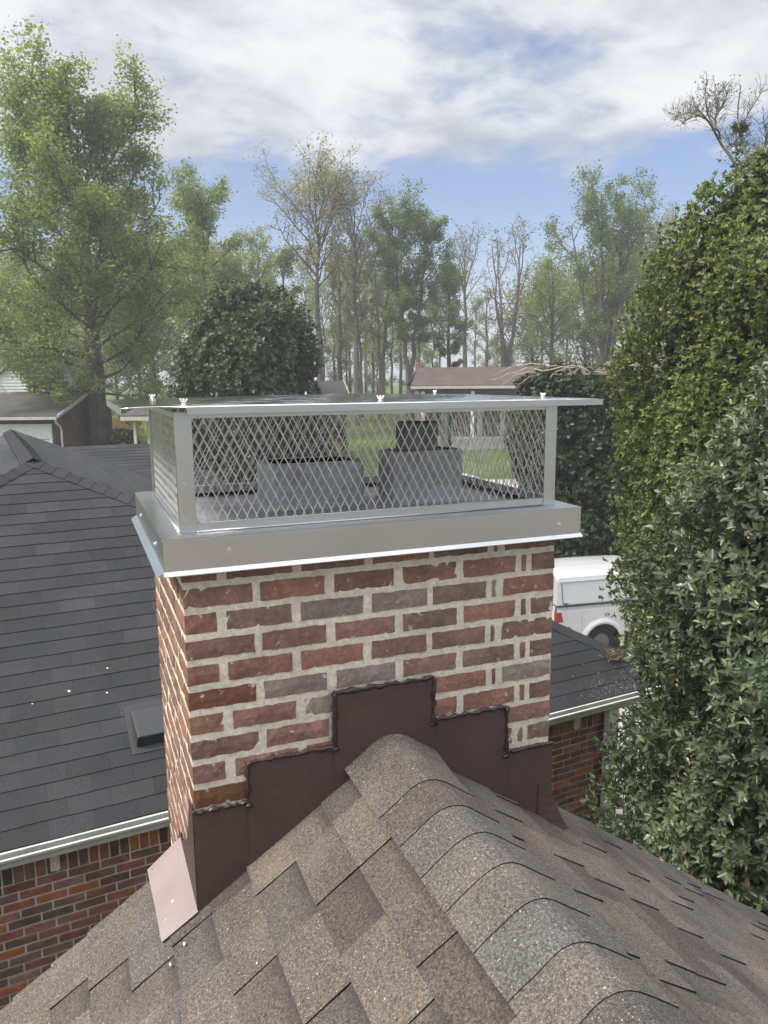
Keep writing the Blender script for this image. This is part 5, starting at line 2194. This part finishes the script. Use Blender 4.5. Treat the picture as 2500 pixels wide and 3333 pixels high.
for i, (x, g, yt) in enumerate([(700, 72, 600), (722, 80, 560), (748, 70, 640), (756, 84, 540), (806, 76, 560), (846, 70, 600), (866, 84, 520), (905, 74, 600), (935, 78, 640), (1140, 76, 640),
                               (1222, 74, 600), (1280, 80, 590), (1365, 78, 520), (520, 80, 540), (540, 74, 580), (660, 82, 560), (590, 86, 560), (470, 84, 520), (1025, 88, 640), (1170, 86, 560),
                               (675, 90, 620), (790, 92, 560), (830, 96, 580), (950, 92, 620)]):
    l2, h2 = stand(x, g, yt)
    s_ = h2 / H
    copy_tree(pole, l2, i * 2.3, (s_ * 1.0, s_ * 1.0, s_), 'slender straight young tree ' + where(x))


# ---- evergreen masses: lumpy bodies clothed in leaves
def lump_fn(seed, amp, freq):
    rng = np.random.default_rng(seed)
    k1 = rng.normal(size=(7, 3)) * freq
    ph = rng.uniform(0, 6.28, 7)

    def fn(P):
        return amp * np.sin(P @ k1.T + ph).mean(-1) * 2.2 + amp * .45 * np.sin(P @ k1.T * 3.3 + ph * 2).mean(-1) * 2.2
    return fn


def hedge(name, label, cat, cx_, cy_, prof, seed, tips, m, leaf, wid, mat, lump=(.16, 1.5), arc=2.1, axis_up=.35, squash=(1, 1), core=.76, deep=.30, shoots=.06, gapf=6.0):
    zs_ = np.array([p_[0] for p_ in prof])
    rs_ = np.array([p_[1] for p_ in prof])
    rng = np.random.default_rng(seed)
    lf = lump_fn(seed, *lump)
    to_cam = math.atan2(CAM[1] - cy_, CAM[0] - cx_)
    t = thing(name, label, cat, (cx_, cy_, zs_[0]))
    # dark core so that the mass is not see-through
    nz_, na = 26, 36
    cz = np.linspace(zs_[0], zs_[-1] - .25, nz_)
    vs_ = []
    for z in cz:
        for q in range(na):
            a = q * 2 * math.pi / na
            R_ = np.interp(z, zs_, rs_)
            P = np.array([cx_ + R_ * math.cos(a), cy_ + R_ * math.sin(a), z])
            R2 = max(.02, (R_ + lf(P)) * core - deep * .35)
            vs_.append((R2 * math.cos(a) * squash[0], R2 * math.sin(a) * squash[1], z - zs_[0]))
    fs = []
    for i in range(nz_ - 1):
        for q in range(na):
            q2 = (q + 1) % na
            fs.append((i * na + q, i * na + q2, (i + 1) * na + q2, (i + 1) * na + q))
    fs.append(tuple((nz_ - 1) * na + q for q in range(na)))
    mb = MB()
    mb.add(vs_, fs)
    part('stems', mb, MT['core'], t, local=True)  # solid core in place of stems; inner shade is put into its colour
    # tips on the skin
    w_ = rs_ + .15
    zz = rng.uniform(zs_[0], zs_[-1], tips * 3)
    keep = rng.uniform(0, w_.max(), tips * 3) < np.interp(zz, zs_, w_)
    zz = zz[keep][:tips]
    n = len(zz)
    th = to_cam + rng.uniform(-arc, arc, n)
    R_ = np.interp(zz, zs_, rs_)
    P = np.stack([cx_ + R_ * np.cos(th), cy_ + R_ * np.sin(th), zz], 1)
    gk = rng.normal(size=(9, 3)) * gapf
    gp = rng.uniform(0, 6.28, 9)
    gv_ = np.sin(P @ gk.T + gp).mean(-1)
    ok = (gv_ > -.20) | (rng.uniform(0, 1, n) < .35)
    zz, th, R_, P, gv_ = zz[ok], th[ok], R_[ok], P[ok], gv_[ok]
    n = len(zz)
    dep = deep * rng.uniform(0, 1, n) ** 1.4 - np.clip(gv_, -.3, .4) * .28
    sh = np.where(rng.uniform(0, 1, n) < shoots, rng.uniform(.02, .20, n), 0)
    R2 = np.maximum(.02, R_ + np.array([lf(p_) for p_ in P]) - dep + sh)
    P = np.stack([R2 * np.cos(th) * squash[0], R2 * np.sin(th) * squash[1], zz - zs_[0]], 1)
    dR = np.gradient(rs_, zs_)
    sl_ = np.interp(zz, zs_, dR)
    N = np.stack([np.cos(th), np.sin(th), -sl_ * .8], 1)
    N /= np.linalg.norm(N, axis=1)[:, None]
    A = N + np.array([0, 0, axis_up]) + rng.normal(size=(n, 3)) * .45
    A /= np.linalg.norm(A, axis=1)[:, None]
    E1 = np.cross(A, rng.normal(size=(n, 3)))
    E1 /= np.linalg.norm(E1, axis=1)[:, None]
    E2 = np.cross(A, E1)
    V, F = [], []
    ofs = 0
    for k2 in range(m):
        ph = k2 * 2.4 + rng.uniform(-.4, .4, n)
        tilt = rng.uniform(.5, 1.25, n)
        D_ = (np.cos(ph)[:, None] * E1 + np.sin(ph)[:, None] * E2) * np.sin(tilt)[:, None] + A * np.cos(tilt)[:, None]
        S_ = np.cross(D_, A)
        S_ /= np.linalg.norm(S_, axis=1)[:, None] + 1e-6
        U_ = np.cross(S_, D_)
        L_ = leaf * rng.uniform(.65, 1.2, n)[:, None]
        b0 = P + A * (rng.uniform(-.5, .5, n)[:, None] * leaf * .9)
        v = np.empty((n, 6, 3))
        fold = .28
        v[:, 0] = b0
        v[:, 1] = b0 + D_ * L_ * .42 + S_ * L_ * wid + U_ * L_ * wid * fold
        v[:, 2] = b0 + D_ * L_ * .8 + S_ * L_ * wid * .62 + U_ * L_ * wid * (fold * .6 - .1)
        v[:, 3] = b0 + D_ * L_ - U_ * L_ * .12
        v[:, 4] = b0 + D_ * L_ * .8 - S_ * L_ * wid * .62 + U_ * L_ * wid * (fold * .6 - .1)
        v[:, 5] = b0 + D_ * L_ * .42 - S_ * L_ * wid + U_ * L_ * wid * fold
        bs = (np.arange(n) * 6)[:, None] + ofs
        V.append(v.reshape(-1, 3))
        F += [bs + np.array([0, 1, 2]), bs + np.array([0, 2, 3]), bs + np.array([0, 3, 4]), bs + np.array([0, 4, 5])]
        ofs += n * 6
    obj('foliage', np_mesh('foliage', np.concatenate(V), np.concatenate(F), [mat]), t, local=True, kind='stuff')
    return t


def gpt(x, g):
    p_ = at_depth(x, 817, g)
    return float(p_[0]), float(p_[1])


# tall holly on the right
hx, hy = gpt(1612, 9.4)
GB = -.85
holly = hedge('holly_tree', 'tall dense holly with yellowish green leaves overhanging the white truck', 'tree', hx, hy,
              [(GB, 1.1), (1.5, 1.20), (3.0, 1.24), (4.0, 1.44), (4.6, 1.55), (5.2, 1.58), (5.8, 1.54), (6.4, 1.46), (7.0, 1.27), (7.6, 1.08), (8.0, .92), (8.3, .70), (8.5, .46), (8.62, .24), (8.7, .08)],
              5, 26000, 6, .058, .27, MT['lf_holly'], lump=(.30, 1.25), deep=.55, shoots=.15)
lx, ly = gpt(1800, 5.35)
laurel = hedge('laurel_bush', 'big laurel bush with long glossy leaves rising beside the brown roof', 'bush', lx, ly,
               [(GB, 1.0), (1.6, 1.12), (2.6, 1.24), (3.1, 1.28), (3.6, 1.25), (4.1, 1.20), (4.6, 1.06), (5.1, .90), (5.5, .80), (5.9, .66), (6.2, .46), (6.45, .25), (6.6, .08)],
               9, 19000, 6, .068, .22, MT['lf_laurel'], lump=(.22, 1.5), deep=.5, shoots=.12, arc=2.4)
ix, iy = gpt(1262, 22.5)
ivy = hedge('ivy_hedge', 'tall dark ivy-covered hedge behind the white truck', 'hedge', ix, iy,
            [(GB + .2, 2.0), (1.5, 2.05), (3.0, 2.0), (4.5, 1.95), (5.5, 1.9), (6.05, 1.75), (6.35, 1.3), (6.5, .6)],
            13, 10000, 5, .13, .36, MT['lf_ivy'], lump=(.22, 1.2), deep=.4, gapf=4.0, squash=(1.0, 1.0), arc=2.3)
ix2, iy2 = gpt(1450, 24.5)
ivy2 = hedge('ivy_hedge', 'dark ivy hedge section half hidden behind the tall holly', 'hedge', ix2, iy2,
             [(GB + .2, 2.2), (1.5, 2.25), (3.0, 2.2), (4.5, 2.1), (5.6, 2.0), (6.1, 1.6), (6.4, .8)],
             14, 5000, 5, .13, .36, MT['lf_ivy'], lump=(.16, 1.3), deep=.4, arc=1.9)
# dead vines arching over the ivy
vr = random.Random(4)
vine = MB()
vdir = RH
for q in range(16):
    a0 = vr.uniform(-1.7, 1.9)
    st_ = np.array([ix, iy, 0]) + RH * a0 - FH * vr.uniform(.5, 1.6)
    L_ = vr.uniform(.7, 1.9)
    hh = vr.uniform(.12, .5)
    s_ = vr.choice((-1, 1))
    zz0 = 6.25 + vr.uniform(-.05, .30)
    pts = []
    for t in np.linspace(0, 1, 8):
        pts.append(st_ + RH * s_ * L_ * t + ZUP * (zz0 + hh * math.sin(math.pi * t) - .25 * t + vr.gauss(0, .03)) + FH * vr.gauss(0, .05))
    vine.tube(pts, [.020, .020, .019, .018, .016, .014, .011, .008], 5)
tag(part('dead_vine', vine, MT['vine']), 'pale dead vines arching over the top of the ivy hedge', 'vine')
# round evergreen left of centre
ex_, ey_ = gpt(530, 28)
ezb = float(ground_z(ex_, ey_))
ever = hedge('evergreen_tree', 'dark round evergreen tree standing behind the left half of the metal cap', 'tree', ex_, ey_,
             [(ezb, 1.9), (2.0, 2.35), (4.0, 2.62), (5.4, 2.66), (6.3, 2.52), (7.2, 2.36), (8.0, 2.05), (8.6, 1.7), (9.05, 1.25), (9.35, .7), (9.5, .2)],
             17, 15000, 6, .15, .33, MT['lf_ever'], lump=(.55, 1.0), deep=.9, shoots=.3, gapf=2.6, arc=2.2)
bx_, by_ = gpt(255, 36)
hedge('clipped_shrub', 'dark shrub row in front of the tan board fence', 'shrub', bx_, by_,
      [(1.0, 1.0), (2.2, 1.0), (3.2, .9), (3.75, .55), (3.9, .2)], 19, 1500, 5, .14, .36, MT['lf_ivy'], lump=(.12, 1.5), squash=(1.0, 1.0), deep=.25)

# leaning tree with a squirrel nest above the holly
NG = 13.0


def nq(cx_, cy_, dg=0.0):
    return at_depth((2180 + cx_ / 4.706) / K, (250 + cy_ / 4.706) / K, NG + dg)


nrng = random.Random(8)
STEMS = [([(1500, 2300), (1450, 2000), (1400, 1720), (1280, 1650), (1050, 1430), (930, 1220), (820, 1080), (750, 960), (640, 750), (560, 640), (390, 450), (340, 300)], .085),
         ([(770, 940), (760, 850), (690, 780), (580, 580), (550, 350), (545, 200), (590, 40)], .030),
         ([(690, 780), (705, 590), (740, 400), (760, 240)], .018), ([(705, 590), (800, 480), (880, 240)], .016),
         ([(620, 700), (480, 600), (300, 550), (120, 610), (60, 690)], .018), ([(480, 600), (330, 620), (180, 720)], .012),
         ([(1400, 1720), (1350, 1560), (1270, 1400), (1190, 1270), (1130, 1080), (1090, 920), (1060, 780), (1040, 600), (1050, 420), (1090, 130)], .062),
         ([(1110, 980), (1130, 700), (1250, 480), (1420, 220)], .026), ([(1280, 1400), (1330, 1250), (1460, 1070), (1560, 960)], .026),
         ([(1450, 1080), (1480, 900), (1430, 600)], .016), ([(870, 1075), (980, 1030), (1110, 1060)], .018), ([(950, 1170), (1080, 1150), (1160, 1180)], .018),
         ([(1550, 1700), (1640, 1300), (1700, 900), (1760, 500)], .05)]
wood = MB()
cents = []
for pl, r_ in STEMS:
    dg = 0.0
    pts = []
    for (a, b) in pl:
        dg += nrng.gauss(0, .12)
        pts.append(nq(a, b, dg))
    if pl[0] == (1500, 2300):
        b0 = pts[0]
        pts = [np.array([b0[0] + .9, b0[1] - .2, GB]), np.array([b0[0] + .45, b0[1] - .1, (GB + b0[2]) / 2])] + pts
    m_ = len(pts)
    wood.tube(pts, [r_ * .52 * (1 - .86 * i / (m_ - 1)) + .003 for i in range(m_)], 7)
    PP = np.array(pts)
    nseg = int(20 + 20 * (r_ < .06))
    for q in range(nseg):
        t = nrng.uniform(.25 if r_ > .05 else .1, 1) * (m_ - 1)
        p0 = np.array([np.interp(t, np.arange(m_), PP[:, c]) for c in range(3)])
        if p0[2] < 8.3:
            continue
        d = unit(np.array([nrng.gauss(0, 1), nrng.gauss(0, 1), nrng.gauss(.55, .7)]))
        L_ = nrng.uniform(.10, .24)
        tw = [p0, p0 + d * L_ * .5 + np.array([0, 0, .02]), p0 + d * L_ + np.array([0, 0, .08])]
        wood.tube(tw, [.0042, .0032, .0022], 3, caps=False)
        for q2 in range(2):
            d2 = unit(d + np.array([nrng.gauss(0, .7), nrng.gauss(0, .7), nrng.gauss(.2, .5)]))
            s0 = tw[1] + (tw[2] - tw[1]) * nrng.random()
            e0 = s0 + d2 * L_ * .5
            wood.tube([s0, e0], [.003, .002], 3, caps=False)
            if (nrng.random() < (.6 if p0[2] < 9.7 else .2)):
                cents += [s0, e0, (s0 + e0) / 2]
ntree = thing('leaning_tree', 'leaning sparsely leaved tree with a twig nest rising above the holly', 'tree', (wood.v[0][0], wood.v[0][1], GB))
part('trunk', wood, MT['bark_pale'], ntree)
C_ = np.array(cents)
n_r = np.random.default_rng(2)
C_ = C_ + n_r.normal(size=C_.shape) * .05
v, f = leaf_faces(C_, .021, n_r)
obj('crown', np_mesh('crown', v, f, [MT['lf_green']]), ntree)
nest = MB()
nc = nq(1080, 775, .05)
for q in range(240):
    d = np.array([nrng.gauss(0, .05), nrng.gauss(0, .05), nrng.gauss(0, .038)])
    e1 = unit(np.array([nrng.gauss(0, 1), nrng.gauss(0, 1), nrng.gauss(0, .5)])) * nrng.uniform(.02, .07)
    nest.tube([nc + d - e1, nc + d + e1], .006, 3, caps=False)
tag(part('twig_nest', nest, MT['nest']), 'round dark twig nest in the fork of the leaning tree', 'nest')

# ------------------------------------------------------------------ haze box added to imitate a milky lens veil
m, nt, out = nodes_of('veil_haze')
vol = nt.nodes.new('ShaderNodeVolumePrincipled')
vol.inputs['Color'].default_value = (.93, .95, .97, 1)
vol.inputs['Density'].default_value = .0020
vol.inputs['Anisotropy'].default_value = .2
nt.links.new(vol.outputs[0], out.inputs['Volume'])
mb = MB()
mb.box(-415, 415, -215, 495, -3.0, 36.0)
hz = part('haze', mb, m)
hz['kind'] = 'stuff'
